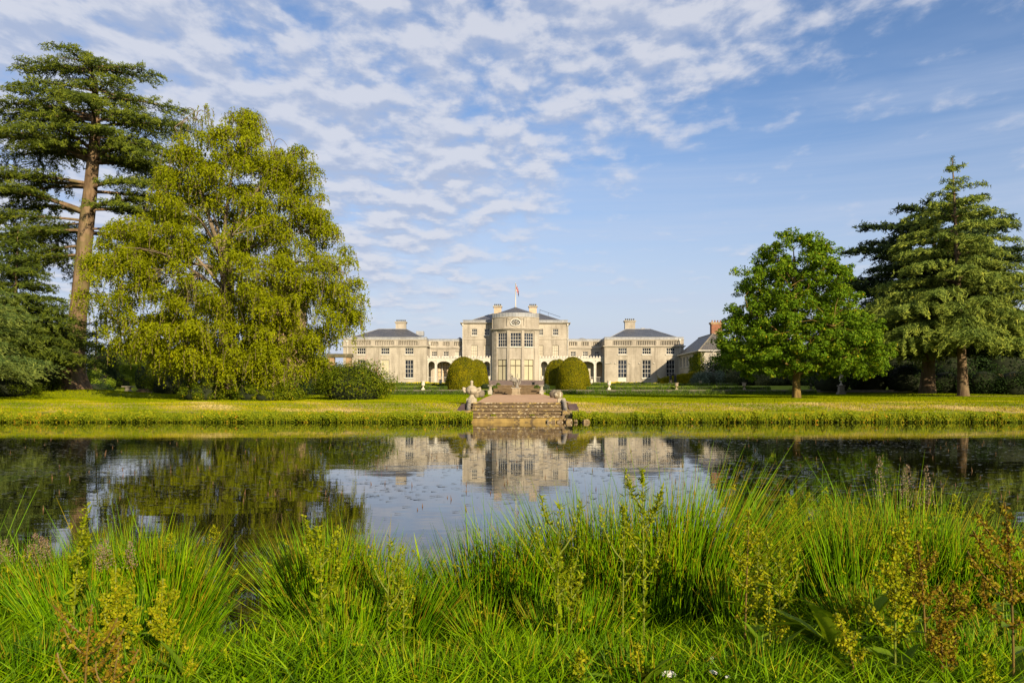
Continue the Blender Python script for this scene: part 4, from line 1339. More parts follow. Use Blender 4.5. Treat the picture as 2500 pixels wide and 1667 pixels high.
# ------------------------------------------------------------------ service range on the right
sr = thing('service_range', 'grey rendered range with hipped tiled roof and brick chimney behind the oak', 'building', (30.3, 122, 3))
SX0, SX1, SY0, SY1 = 27.25, 33.6, 115.0, 129.7
ze, zr = 7.75, 10.6
m = MB()
Ms = Matrix.Translation((SX0, SY1, 0)) @ Matrix.Rotation(-PI / 2, 4, 'Z')       # wall facing -X, local x runs towards the camera
L = SY1 - SY0
holes = []
for k in range(6):
    a = .9 + k * 2.25
    holes.append((a, a + 1.0, 5.75, 7.3)); holes.append((a, a + 1.0, 3.5, 4.75))
wall_holes(m, Ms, 0, L, 2.4, ze, holes)
Mf = place(0, SY0)
wall_holes(m, Mf, SX0, SX1, 2.4, ze, [(SX0 + 2.6, SX0 + 3.7, 5.2, 7.2)])
m.add([(SX1, SY0, 2.4), (SX1, SY1, 2.4), (SX1, SY1, ze), (SX1, SY0, ze)], [(0, 1, 2, 3)])
m.build('wall', M['render_grey'], sr)
for h in holes: window(sr, Ms, h, 2, 3, depth=.18)
window(sr, Mf, (SX0 + 2.6, SX0 + 3.7, 5.2, 7.2), 3, 4, depth=.18, glass='blocked')
xm = (SX0 + SX1) / 2
m = MB(); e = .35
m.add([(SX0 - e, SY0 - e, ze), (SX1 + e, SY0 - e, ze), (SX1 + e, SY1 + .25, ze), (SX0 - e, SY1 + .25, ze), (xm, SY0 + 5.6, zr), (xm, SY1 + .25, zr)],
      [(0, 1, 4), (1, 2, 5, 4), (3, 0, 4, 5), (3, 2, 1, 0), (2, 3, 5)])
rf = m.build('roof', M['slate_brown'], sr)
m = MB(); m.tube([(SX0 - e, SY0 - e, ze), (xm, SY0 + 5.6, zr)], .09, 6); m.tube([(SX1 + e, SY0 - e, ze), (xm, SY0 + 5.6, zr)], .09, 6); m.tube([(xm, SY0 + 5.6, zr), (xm, SY1 + .25, zr)], .1, 6); m.build('ridge_tile', M['grey_stone'], rf)
m = MB(); m.box(SX0 - e - .08, SX0 - e, SY0 - e, SY1, ze - .08, ze + .05); m.box(SX0 - e - .08, SX1 + e + .08, SY0 - e - .09, SY0 - e - .002, ze - .08, ze + .05); m.build('gutter', M['white'], rf)
m = MB(); x_ = SX0 + 1.42
m.tube([(x_ + .5, SY0 - .35, ze - .1), (x_, SY0 - .1, ze - .5), (x_, SY0 - .1, 2.6)], .07, 8); m.build('downpipe', M['white'], sr)
m = MB(); m.tube([(SX0 - .1, SY1 - .4, 2.6), (SX0 - .1, SY1 - .4, ze)], .07, 8); m.build('downpipe', M['white'], sr)
chimney(wx(1748, 122.5), 122.3, 1.7, 1.0, 9.4, 12.45, 'redbrick', 4, 'ruin', sr)
# creeper
def creeper(nm, lab, pts, n, mat):
    c = Cards()
    P_ = []
    for (x0_, x1_, y0_, y1_, z0_, z1_, q) in pts:
        k = int(n * q); 
        z = z0_ + (z1_ - z0_) * rng.random(k) ** .85
        P_.append(np.stack([rng.uniform(x0_, x1_, k), rng.uniform(y0_, y1_, k), z], 1))
    P_ = np.concatenate(P_)
    P_ += rng.normal(0, .06, P_.shape)
    n_ = len(P_)
    c.add(P_, np.stack([-1 + rng.normal(0, .7, n_), -.6 + rng.normal(0, .7, n_), .3 + rng.normal(0, .4, n_)], 1), rng.uniform(.12, .24, n_), rng.uniform(.1, .18, n_), np.clip(.5 + .25 * rng.normal(size=n_), 0, .95))
    tt = thing(nm, lab, 'creeper', (SX0, SY0, 3))
    c.build('foliage', mat, tt)
    m = MB()
    for k in range(5):
        y_ = SY0 + .4 + k * .9
        m.tube([(SX0 - .05, y_, 2.6), (SX0 - .06, y_ + .2, 4.5), (SX0 - .05, y_ - .2, 6.8)], .03, 5)
    m.build('stem', M['twig'], tt)
creeper('wall_creeper', 'green creeper climbing the near corner of the grey range', [(SX0 - .35, SX0 + .5, SY0 - .3, SY0 + .9, 2.6, 7.5, .45), (SX0 - .3, SX0 - .02, SY0 + .6, SY0 + 3.0, 5.0, 7.2, .12), (SX0 - .25, SX0 - .02, SY0 + 2.2, SY0 + 3.8, 2.8, 7.4, .22), (SX0 - .3, SX0, SY0 + 3.0, SY0 + 6.5, 2.6, 7.0, .25)], 5200, M['lf_shrub'])
# ------------------------------------------------------------------ trees
def bez(p0, p1, p2, p3, n=8):
    p0, p1, p2, p3 = map(Vector, (p0, p1, p2, p3))
    out_ = []
    for i in range(n + 1):
        t = i / n; s = 1 - t
        out_.append(p0 * s ** 3 + p1 * 3 * s * s * t + p2 * 3 * s * t * t + p3 * t ** 3)
    return out_


def trunk_mesh(pts, rads, mat, parent, flare=0.0, n=18, nm='trunk'):
    """buttressed trunk: radius modulated round the stem near the ground"""
    m = MB()
    pts = [Vector(p) for p in pts]
    # resample
    P_, R2 = [], []
    for i in range(len(pts) - 1):
        k = 7
        for j in range(k):
            t = j / k
            P_.append(pts[i].lerp(pts[i + 1], t)); R2.append(rads[i] * (1 - t) + rads[i + 1] * t)
    P_.append(pts[-1]); R2.append(rads[-1])
    z0 = P_[0].z
    vs, fs = [], []
    ph = random.uniform(0, 6)
    for p, r in zip(P_, R2):
        fl = flare * math.exp(-(p.z - z0) / 1.1)
        for k in range(n):
            a = 2 * PI * k / n
            rr = r * (1 + .05 * math.sin(3 * a + ph + p.z * .3) + .03 * math.sin(7 * a + p.z)) + fl * (.45 + .55 * max(0, math.sin(2.5 * a + ph)) ** 1.5)
            vs.append((p.x + rr * math.cos(a), p.y + rr * math.sin(a), p.z))
    for i in range(len(P_) - 1):
        for k in range(n):
            k2 = (k + 1) % n
            fs.append((i * n + k, i * n + k2, (i + 1) * n + k2, (i + 1) * n + k))
    m.add(vs, fs)
    return m.build(nm, mat, parent, True)


def path_pts(pts, t):
    """points along a polyline at parameters t (array 0..1)"""
    A = np.array([list(p) for p in pts]); n = len(A) - 1
    s = np.clip(t * n, 0, n - 1e-6); i = s.astype(int); f = (s - i)[:, None]
    return A[i] * (1 - f) + A[i + 1] * f, unit(A[i + 1] - A[i])


def spray(c, base, az, L, rise, droop, dens, size, tipdroop=0.0, width=.42, start=.22, vbase=.5, up=.35, ratio=.19):
    """one conifer bough: flat fan of branchlets with needle tufts. returns its axis as points"""
    n = 9
    d = np.array([math.cos(az), math.sin(az), 0.0]); side = np.array([-d[1], d[0], 0.0])
    bend = rng.normal(0, .10)
    ts = np.linspace(0, 1, n + 1)
    axis = np.array(base) + d * (L * ts)[:, None] + side * (bend * L * ts ** 2)[:, None] + np.array([0, 0, 1.]) * (rise * L * ts - droop * L * ts ** 2.2)[:, None]
    nb = max(6, int(L * 5.0 * dens))
    tb = np.linspace(start, 1.0, nb) + rng.normal(0, .01, nb)
    pb, db = path_pts(axis, np.clip(tb, 0, 1))
    sgn = np.where(np.arange(nb) % 2 == 0, 1.0, -1.0)
    lb = width * L * (.25 + .95 * np.sin(np.clip(tb, 0, 1) ** .8 * PI * .86)) * rng.uniform(.55, 1.15, nb)
    ang = rng.uniform(.55, 1.05, nb)
    dirs = unit(db * np.cos(ang)[:, None] + side * (sgn * np.sin(ang))[:, None] + np.array([0, 0, 1.]) * rng.normal(.06, .10, nb)[:, None])
    step = .125 / dens
    for i in range(nb):
        k = max(3, int(lb[i] / step))
        s = (np.arange(k) + rng.random(k)) / k
        p = pb[i] + dirs[i] * (s * lb[i])[:, None]
        p[:, 2] -= tipdroop * (s ** 2) * lb[i] + .02 * s
        p += rng.normal(0, .05, p.shape) * [1, 1, 1.2]
        for rep in range(3):
            N = np.stack([rng.normal(0, .7, k) + dirs[i][0] * .35, rng.normal(0, .7, k) + dirs[i][1] * .35 - .15, np.ones(k) * up + rng.normal(0, .35, k)], 1)
            T = dirs[i] + rng.normal(0, .42, (k, 3)) + np.array([0, 0, .18 - tipdroop * 1.2]) * s[:, None]
            c.add(p + rng.normal(0, .05, p.shape), N, size * rng.uniform(.6, 1.3, k), size * ratio, np.clip(vbase + .12 * rng.normal(size=k) + .42 * (s - .55), 0, 1), T)  # inner needles darker, tips paler: bough shade and lit tips put into the colour
    k = max(4, int(L * 8))
    t2 = rng.uniform(start, 1, k); p, dd = path_pts(axis, t2)
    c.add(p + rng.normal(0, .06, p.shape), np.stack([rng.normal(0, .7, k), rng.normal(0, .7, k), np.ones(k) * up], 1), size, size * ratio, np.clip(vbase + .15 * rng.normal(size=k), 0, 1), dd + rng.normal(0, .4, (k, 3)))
    return axis


# ---- the great cedar on the left
def cedar():
    D = 62.0
    bx, by = wx(168, D), D
    bz = g(bx, by)
    t = thing('cedar_tree', 'very tall cedar with bare pinkish trunk and flat tiered boughs at the left', 'tree', (bx, by, bz))
    tp = [(wx(168, D), D, bz - .2), (wx(172, D), D, bz + 1.2), (wx(186, D), D, wz(830, D)), (wx(200, D), D, wz(680, D)), (wx(212, D), D, wz(540, D)), (wx(226, D), D, wz(400, D)), (wx(233, D), D, wz(300, D)), (wx(232, D), D, wz(200, D)), (wx(205, D), D, wz(128, D))]
    rd = [.98, .86, .66, .60, .54, .45, .32, .20, .05]
    trunk_mesh(tp, rd, M['bark_cedar'], t, flare=1.0, n=22)
    tpa = [Vector(p) for p in tp]
    def on_trunk(z):
        for a, b, ra in zip(tpa[:-1], tpa[1:], rd):
            if a.z <= z <= b.z: return a.lerp(b, (z - a.z) / (b.z - a.z))
        return tpa[-1].copy()
    c = Cards()
    # boughs: (pixel y of root, azimuth deg (0 = right, 90 = away, 180 = left, 270 = towards us), length, rise, droop)
    B = []
    def tier(py, n, L, rise, droop, jit=12, az0=None, lo=0, hi=360):
        for k in range(n):
            az = lo + (hi - lo) * (k + rng.random()) / n
            B.append((py + rng.normal(0, jit * .5), az, L * rng.uniform(.62, 1.2), rise + rng.normal(0, .05), droop))
    tier(152, 6, 2.6, .16, .22)
    tier(172, 6, 4.3, .12, .20)
    tier(190, 5, 4.0, .10, .15)
    tier(225, 6, 5.2, .12, .16)
    tier(262, 7, 6.0, .10, .14)
    tier(300, 7, 6.6, .16, .22)
    tier(335, 5, 6.4, .08, .16)
    tier(372, 7, 7.2, .30, .34)
    tier(392, 3, 7.0, .10, .20, lo=-50, hi=60)
    # asymmetric lower boughs
    for py, az, L, ri, dr in [(168, 178, 5.0, .06, .08), (165, 5, 5.2, .12, .20), (232, 176, 6.2, .10, .06), (240, 2, 6.4, .02, .10), (290, 186, 8.2, .16, .14), (286, 200, 7.6, .22, .2), (310, 345, 7.0, .05, .08),
                              (395, 195, 8.8, .50, .42), (398, 160, 8.0, .46, .42), (392, 330, 6.6, .32, .40), (396, 20, 6.6, .30, .36), (380, 215, 7.5, .4, .36), (390, 255, 5.0, .25, .3),
                              (455, 190, 8.6, .10, .10), (458, 168, 7.6, .12, .16), (450, 212, 7.2, .10, .12), (452, 5, 7.2, .16, .2), (460, 330, 6.0, .10, .14), (468, 25, 6.8, .06, .12),
                              (520, 185, 10.5, .42, .28), (522, 205, 9.2, .40, .30), (524, 160, 9.0, .36, .32), (505, 352, 7.2, .20, .2), (512, 18, 7.6, .14, .16), (518, 320, 5.6, .18, .22), (512, 45, 6.4, .2, .2),
                              (540, 195, 9.4, .10, .20), (548, 150, 8.6, .16, .24), (600, 172, 8.0, .0, .24), (560, 175, 8.0, .02, .18), (556, 140, 8.0, .1, .24), (564, 205, 6.4, -.02, .16), (566, 30, 7.8, .02, .1), (570, 60, 7, .1, .2), (560, 355, 8.2, .03, .1),
                              (620, 150, 6.5, .0, .2), (620, 185, 5.5, -.08, .15), (630, 110, 6, .0, .2)]:
        B.append((py, az, L, ri, dr))
    for py, az, L, ri, dr in B:
        p = on_trunk(wz(py, D))
        low = py > 430
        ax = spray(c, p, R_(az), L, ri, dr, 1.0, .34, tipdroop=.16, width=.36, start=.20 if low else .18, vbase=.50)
        m = MB(); r0 = (.03 + .013 * L + (.03 if py > 370 else 0)) * (.62 if py > 530 else 1)
        m.tube([tuple(q) for q in ax[:8]], [r0 * (1 - .11 * i) for i in range(8)], 7)
        m.build('limb', M['bark_cedar'], t, True)
    print('cedar cards', c.n)
    c.build('crown', M['lf_cedar'], t)
cedar()


def layered_conifer(name, label, cat, D, pxc, pxtop, ytop, ybase_crown, ybase, Rmax, mat, barkm, tiers, trunk_r, tipdroop=.35, droop=.18, rise=.05, size=.26, dens=1.0, top_pow=.85, cut=None, group=None, vbase=.5, bare=0.0, seed=0, tidy=False):
    bx = wx(pxc, D); bz = g(bx, D)
    t = thing(name, label, cat, (bx, D, bz), group)
    zt = wz(ytop, D); xt = wx(pxtop, D)
    trunk_mesh([(bx, D, bz - .2), (bx + (xt - bx) * .15, D, bz + (zt - bz) * .15), (bx + (xt - bx) * .5, D, bz + (zt - bz) * .5), (xt, D, zt - .1)], [trunk_r, trunk_r * .86, trunk_r * .5, .03], M[barkm], t, flare=trunk_r * .6, n=14)
    zc0 = wz(ybase_crown, D)
    c = Cards()
    for i in range(tiers):
        f = (i + (.1 if tidy else .5) * rng.random()) / tiers                # 0 bottom .. 1 top
        z = zc0 + (zt - zc0) * f
        Rz = Rmax * (1 - f) ** top_pow + .35
        nb = max(5, int(4 + (5.0 if tidy else 5.5) * (1 - f)))
        for k in range(nb):
            az = 2 * PI * (k + rng.random() * .9) / nb
            L = Rz * rng.uniform(.66, 1.08)
            if cut: L *= cut(az, f)
            if L < .3: continue
            ph = (z - bz) / (zt - bz)
            ctr = (bx + (xt - bx) * ph, D, z + rng.normal(0, .12))
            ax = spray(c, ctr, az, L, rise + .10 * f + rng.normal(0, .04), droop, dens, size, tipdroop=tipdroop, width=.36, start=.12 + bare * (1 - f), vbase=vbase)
            if L > 2.5:
                m = MB(); m.tube([tuple(q) for q in ax[:7]], [(.03 + .013 * L) * (1 - .12 * j) for j in range(7)], 5); m.build('limb', M[barkm], t, True)
    # leader tuft
    spray(c, (xt, D, zt - .5), 1.0, .7, 1.0, .1, 1, size * .8, 0, .3, 0, vbase)
    print(name, c.n)
    c.build('crown', mat, t)
    return t

layered_conifer('blue_cedar', 'tall layered grey-green cedar with drooping sprays at the right', 'tree', 66, 2352, 2325, 383, 832, 962, 8.4, M['lf_deodar'], 'bark_dark', 15, .40, tipdroop=.36, droop=.20, rise=.12, size=.40, dens=1.05, top_pow=.92, tidy=True)
layered_conifer('dark_cedar', 'dark broad spreading cedar behind the layered grey-green one', 'tree', 76, 2264, 2285, 500, 870, 957, 9.2, M['lf_dark'], 'bark_dark', 15, .66, tipdroop=.12, droop=.06, rise=.10, size=.60, dens=.86, top_pow=.30, vbase=.58)
layered_conifer('young_conifer', 'dark young conifer standing in front of the great cedar trunk', 'tree', 57, 30, 44, 556, 880, 957, 5.4, M['lf_cedar'], 'bark_dark', 21, .26, tipdroop=.30, droop=.14, rise=.08, size=.36, dens=1.0, top_pow=.85, vbase=.36)
layered_conifer('blue_conifer', 'pale bluish conifer reaching in from the left edge', 'tree', 48, -150, -150, 520, 890, 975, 6.1, M['lf_blue'], 'bark_dark', 8, .25, tipdroop=.5, droop=.16, rise=.14, size=.26, dens=1.1, top_pow=.9, vbase=.62, tidy=True)
layered_conifer('weeping_blue_conifer', 'shaded bluish weeping conifer behind the cedar trunk', 'tree', 90, 232, 236, 775, 925, 946, 3.3, M['lf_blue'], 'bark_dark', 9, .2, tipdroop=.8, droop=.25, rise=.05, size=.3, dens=.7, vbase=.25)


# ---- broadleaved trees
def envelope(prof, D, scale=1.063):
    """prof rows (y, xl, xr) in survey units -> z, centre, half width arrays"""
    a = np.array(prof, float) * scale
    z = EYE - (a[:, 0] - HY) * D / F
    xl, xr = (a[:, 1] - CX) * D / F, (a[:, 2] - CX) * D / F
    o = np.argsort(z)
    return z[o], xl[o], xr[o]


def sample_env(env, n, D, inner=.35, zpow=1.0, depth=.85):
    z_, xl, xr = env
    w_ = np.maximum(xr - xl, .1)
    zz = np.linspace(z_[0], z_[-1], 400)
    ww = np.interp(zz, z_, w_) ** 1.45
    cdf = np.cumsum(ww); cdf /= cdf[-1]
    z = np.interp(rng.random(n), cdf, zz)
    l, r = np.interp(z, z_, xl), np.interp(z, z_, xr)
    a = rng.uniform(0, 2 * PI, n)
    rho = (inner ** 2 + (1 - inner ** 2) * rng.random(n)) ** .5
    cx = (l + r) / 2; hw = (r - l) / 2
    return np.stack([cx + rho * hw * np.cos(a), D + rho * hw * depth * np.sin(a), z], 1), rho


def branch_to(m, tgt, skel, r, wob=.3):
    """thin branch from the nearest lower skeleton point to tgt"""
    best, bd = None, 1e9
    for p in skel:
        dz_ = tgt.z - p.z
        d = (p - tgt).length + (0 if dz_ > .2 else (.2 - dz_) * 2.0)
        if d < bd: best, bd = p, d
    mid = best.lerp(tgt, .5) + Vector((random.gauss(0, wob), random.gauss(0, wob), .12 * bd))
    m.tube([best, best.lerp(mid, .6), mid, tgt], [r, r * .8, r * .6, r * .25], 5, False)


def oak():
    D = 55.0
    bx = wx(1945, D); bz = g(bx, D)
    t = thing('oak_tree', 'round-headed green oak with a short sunlit trunk on the right lawn', 'tree', (bx, D, bz))
    tp = [(bx, D, bz - .1), (bx - .02, D, bz + 1.0), (bx + .02, D, bz + 2.4), (bx - .02, D, bz + 4.5), (bx - .10, D, bz + 7.2), (bx - .22, D, bz + 10.3)]
    trunk_mesh(tp, [.27, .235, .225, .18, .10, .03], M['bark_oak'], t, flare=.12, n=14)
    prof = [(533, 1800, 1818), (548, 1772, 1880), (580, 1738, 1915), (620, 1703, 1945), (660, 1702, 1953), (700, 1688, 1985), (740, 1668, 2008), (780, 1645, 2022), (815, 1640, 2042), (835, 1650, 2042), (852, 1690, 2010), (862, 1740, 1990)]
    env = envelope(prof, D)
    ctr, rho = sample_env(env, 540, D, .34)
    skel = []
    r = random.Random(5)
    for k in range(15):
        z0 = 1.6 + 7.6 * k / 15
        az = k * 2.4 + r.uniform(-.3, .3)
        hw = np.interp(bz + z0 + 1.5, env[0], (env[2] - env[1]) / 2) * .8
        p0 = Vector((bx, D, bz + z0))
        e = p0 + Vector((math.cos(az) * hw, math.sin(az) * hw * .85, hw * (.35 + .05 * k)))
        pts = bez(p0, p0 + (e - p0) * .3 + Vector((0, 0, -.1)), p0 + (e - p0) * .7 + Vector((r.uniform(-.3, .3), 0, .1)), e, 8)
        m = MB(); r0 = .095 - .004 * k
        m.tube(pts, [r0 * (1 - .1 * i) for i in range(9)], 6); m.build('limb', M['bark_oak'], t, True)
        skel += pts[2:]
    skel += [Vector(p) for p in tp[3:]]
    m = MB()
    for c_ in ctr[::2]: branch_to(m, Vector(c_), skel, .028)
    m.build('branches', M['bark_oak'], t, True)
    c = Cards()
    for (cx, cy, cz), rr in zip(ctr, rho):
        rad = rng.uniform(.42, .78)
        sub = rng.integers(5, 9)
        sc = np.array([cx, cy, cz]) + unit(rng.normal(size=(sub, 3))) * rad * rng.uniform(.3, 1, (sub, 1)) * [1.1, 1.1, .75]
        for s in sc:
            k = 38
            dvec = unit(rng.normal(size=(k, 3)) + [0, 0, .25])
            rs = rng.uniform(.20, .36)
            p = s + dvec * rs * rng.uniform(.5, 1, (k, 1)) * [1.15, 1.15, .8]
            N = dvec * .9 + rng.normal(0, .45, (k, 3)) + [0, 0, .35]
            L = rng.uniform(.12, .21, k)
            v = .46 + .16 * rng.normal(size=k) + .08 * rng.normal()
            v = np.where(rng.random(k) < .01, 1, np.minimum(v, .9))
            c.add(p, N, L, L * .6, np.clip(v, 0, 1))
    print('oak', c.n)
    c.build('crown', M['lf_oak'], t)
oak()


def birch():
    D = 52.0
    bx = wx(560, D); bz = g(bx, D)
    t = thing('birch_tree', 'huge weeping birch with yellow-green hanging foliage left of the house', 'tree', (bx, D, bz))
    tp = [(bx, D, bz - .1), (bx - .1, D, bz + 2.5), (wx(552, D), D, wz(780, D)), (wx(556, D), D, wz(680, D)), (wx(545, D), D, wz(610, D))]
    trunk_mesh(tp, [.62, .52, .48, .44, .38], M['bark_birch'], t, flare=.25, n=16)
    prof = [(262, 540, 586), (285, 520, 598), (320, 425, 612), (350, 400, 690), (385, 385, 712), (420, 345, 742), (470, 330, 735), (525, 285, 752), (570, 235, 770), (620, 212, 806), (680, 200, 824), (720, 200, 833), (755, 212, 815), (795, 255, 778), (830, 310, 765), (860, 380, 750), (885, 430, 735)]
    env = envelope(prof, D)
    fork = Vector(tp[-1])
    skel = []
    limbs = [((612, 500), 0.0), ((470, 470), .6), ((440, 330), -.8), ((580, 290), .3), ((700, 400), -.5), ((660, 300 + 60), 1.2), ((760, 560), .4), ((330, 540), -.5), ((290, 650), .8), ((820, 660), -.6), ((560, 420), 2.2), ((520, 560), -2.8), ((640, 600), -3.2), ((420, 640), -2.6), ((700, 700), 2.4), ((380, 420), 1.0)]
    for (qx, qy), dep in limbs:
        p0 = fork.lerp(Vector(tp[2]), random.uniform(0, .8 if qy > 450 else .15))
        e = Vector((wx(qx * 1.0 + 10, D), D + dep * 1.9, wz(qy, D)))
        mid1 = p0.lerp(e, .35) + Vector((random.gauss(0, .3), 0, .5)); mid2 = p0.lerp(e, .72) + Vector((random.gauss(0, .3), 0, .75))
        pts = bez(p0, mid1, mid2, e, 10)
        r0 = .15 if qy < 450 else .12
        m = MB(); m.tube(pts, [r0 * (1 - .085 * i) for i in range(11)], 7); m.build('limb', M['bark_birch'], t, True)
        skel += pts[3:]
    ctr, rho = sample_env(env, 740, D, .22, depth=.62)
    ctr[:, 2] += .35
    holes = [(535, 671, .95), (448, 677, .75), (741, 634, .6), (765, 783, .8), (520, 560, .7), (640, 480, .6), (548, 640, .8), (410, 560, .5), (690, 700, .6), (480, 440, .5)]
    keep = np.ones(len(ctr), bool)
    for hx_, hy_, hr in holes:                       # open places in the crown through which limbs and sky show
        keep &= np.hypot(ctr[:, 0] - wx(hx_, D), (ctr[:, 2] - .3) - wz(hy_, D)) > hr
    ctr = ctr[keep]; NC = len(ctr)
    # hanging heads at the top and right edge
    extra = np.array([(wx(x, D), D + rng.normal(0, .6), wz(y, D)) for x, y in [(485, 285), (475, 300), (505, 278), (590, 283), (600, 275), (615, 300), (575, 300), (625, 310), (690, 368), (705, 372), (680, 380), (770, 425), (760, 415), (850, 640), (868, 690), (876, 730), (840, 610), (812, 560), (790, 545), (870, 760), (858, 770)]])
    ctr = np.concatenate([ctr, extra])
    m = MB()
    for i, c_ in enumerate(ctr):
        if i % 2 == 0 or i >= NC: branch_to(m, Vector(c_), skel, .024, .35)
    m.build('branches', M['bark_birch'], t, True)
    c = Cards()
    SV, SF = [], []
    tw = MB()
    for ci, (cx, cy, cz) in enumerate(ctr):
        top = ci >= NC and ci < NC + 11
        ns = rng.integers(15, 23) if not top else 12
        if not top:                                      # leafy mass at the head of each hanging cluster
            q = 180
            dv = unit(rng.normal(size=(q, 3)) + [0, 0, .2])
            p = np.array([cx, cy, cz]) + dv * rng.uniform(.35, .8, (q, 1)) * [.85, .85, .6]
            L = rng.uniform(.09, .165, q)
            c.add(p, dv + rng.normal(0, .5, (q, 3)), L, L * .72, np.clip(.56 + .12 * rng.normal(size=q), 0, 1))
        vcl = rng.normal(0, .10)
        sp = rng.uniform(.45, .85)
        for k in range(ns):
            a = rng.uniform(0, 2 * PI); rr = sp * math.sqrt(rng.random())
            ln = rng.uniform(.35, 1.0) * (1.6 if rng.random() < .2 else 1)
            x0, y0 = cx + rr * math.cos(a), cy + rr * math.sin(a)
            z0 = cz + rng.uniform(-.1, .45) * (1 - rr)
            q = int(ln / .062)
            s = (np.arange(q) + rng.random(q)) / q
            dx_, dy_ = .16 * math.cos(a) + rng.normal(0, .07), .16 * math.sin(a) + rng.normal(0, .07)
            drop = ln * (s ** 1.25)
            p = np.stack([x0 + dx_ * np.sqrt(s) * 1.5, y0 + dy_ * np.sqrt(s) * 1.5, z0 - drop], 1) + rng.normal(0, .045, (q, 3))
            N = np.stack([rng.normal(0, .7, q) + math.cos(a) * .5, rng.normal(0, .7, q) + math.sin(a) * .5 - .3, rng.normal(.25, .5, q)], 1)
            L = rng.uniform(.09, .16, q)
            T = np.stack([rng.normal(0, .5, q), rng.normal(0, .5, q), -np.ones(q)], 1)
            c.add(p, N, L, L * .72, np.clip(.55 + vcl + .12 * rng.normal(size=q) - (.1 if top else 0), 0, 1), T)
            if k % 4 == 0 or top:
                b = len(SV)
                w_ = .012
                for j in range(4):
                    u = j / 3
                    px_, py_, pz_ = x0 + dx_ * math.sqrt(u) * 1.5, y0 + dy_ * math.sqrt(u) * 1.5, z0 - ln * u ** 1.25
                    SV += [(px_ - w_, py_, pz_), (px_ + w_, py_ + .004, pz_)]
                for j in range(3): SF.append((b + 2 * j, b + 2 * j + 1, b + 2 * j + 3, b + 2 * j + 2))
    np_mesh('hanging_twigs', SV, SF, M['twig'], t)
    # bare arching twigs at the very top
    for x, y, s in [(590, 272, 1), (592, 272, -1), (600, 280, 1), (668, 338, 1), (664, 338, -1), (476, 262, -1), (478, 268, 1), (705, 362, 1), (790, 556, 1)]:
        p0 = Vector((wx(x, D), D, wz(y + 28, D)))
        pts = bez(p0, p0 + Vector((0, 0, .9)), p0 + Vector((s * .55, .1, 1.0)), p0 + Vector((s * .95, .1, .1)), 8)
        m = MB(); m.tube(pts, [.03 - .0025 * i for i in range(9)], 5); m.build('twig', M['twig'], t, True)
    print('birch', c.n)
    c.build('crown', M['lf_birch'], t)
birch()


# ---- shrubs and hedges
def shrub(name, label, px, d, w_, h, mat, n=9000, leaf=.11, group=None, cat='shrub', zb=None, lumps=26, dep=.8, flat=.0, core=True, blossom=None, vb=.48):
    x = wx(px, d); z = g(x, d) if zb is None else zb
    t = thing(name, label, cat, (x, d, z), group)
    c = Cards()
    k = n // lumps
    for i in range(lumps):
        a = rng.uniform(0, 2 * PI); ph = math.acos(1 - rng.random() * .98)
        rr = .80 + .07 * rng.normal()
        cx = x + w_ / 2 * rr * math.sin(ph) ** .7 * math.cos(a); cy = d + w_ / 2 * dep * rr * math.sin(ph) ** .7 * math.sin(a)
        cz = z + h * (.12 + .72 * math.cos(ph) ** .9 * rr)
        rad = rng.uniform(.16, .26) * min(w_, h * 1.4)
        dv = unit(rng.normal(size=(k, 3)) + [0, 0, .2])
        p = np.array([cx, cy, cz]) + dv * rad * rng.uniform(.55, 1.08, (k, 1)) * [1.1, 1.1, .85]
        p[:, 2] = np.maximum(p[:, 2], z + .03)
        N = dv + rng.normal(0, .5, (k, 3)) + [0, 0, .3]
        L = leaf * rng.uniform(.7, 1.35, k)
        v = np.clip(vb + .18 * rng.normal(size=k) + .08 * rng.normal(), 0, .94)
        v = np.where(rng.random(k) < .008, 1.0, v)
        c.add(p, N, L, L * .6, v)
    c.build('foliage', mat, t)
    m = MB()
    for i in range(7):
        a = rng.uniform(0, 2 * PI)
        m.tube([(x, d, z - .1), (x + w_ * .12 * math.cos(a), d + w_ * .1 * math.sin(a), z + h * .35), (x + w_ * .32 * math.cos(a), d + w_ * .25 * math.sin(a), z + h * .72)], [.05, .035, .015], 5)
    m.build('stems', M['twig'], t)
    if core:
        m = MB(); m.lathe([(w_ * .30, -.05), (w_ * .36, h * .2), (w_ * .32, h * .5), (w_ * .18, h * .72), (.02, h * .8)], (x, d, z), 12); o = m.build('shaded_interior', M['core'], t, True)
    if blossom:
        b = Cards()
        q = blossom
        a = rng.uniform(-.2, 1.9, q); 
        p = np.stack([x + w_ * .44 * rng.uniform(0, 1.0, q), d - w_ * .32 * rng.uniform(.4, 1, q), z + h * rng.uniform(.52, 1.0, q)], 1)
        b.add(p, np.stack([rng.normal(0, .4, q), -np.ones(q), rng.normal(0, .4, q)], 1), .065, .055, .5)
        b.build('blossom', M['pink'], t)
    return t

shrub('rhododendron_bush', 'big rounded bush with pink blossom left of the house', 864, 52, 5.0, 2.8, M['lf_shrub'], 17000, .11, zb=1.07, lumps=52, blossom=36, vb=.42)
shrub('laurel_bush', 'glossy laurel bush at the right foot of the birch', 706, 50.5, 1.95, 1.5, M['lf_shrub'], 6500, .11, zb=1.04, lumps=22, vb=.44)
shrub('undergrowth_bush', 'dark undergrowth in the middle below the birch', 615, 50.5, 2.6, 1.35, M['lf_shrub'], 6500, .11, zb=1.04, lumps=22, vb=.30)
shrub('undergrowth_bush', 'brownish low bramble at the left foot of the birch', 500, 51, 3.4, 1.25, M['lf_shrub'], 7500, .10, zb=1.05, lumps=26, vb=.46)
shrub('undergrowth_bush', 'low leafy bramble between birch foot and laurel', 650, 49.6, 1.7, .8, M['lf_shrub'], 3500, .09, zb=1.03, lumps=14, vb=.52)
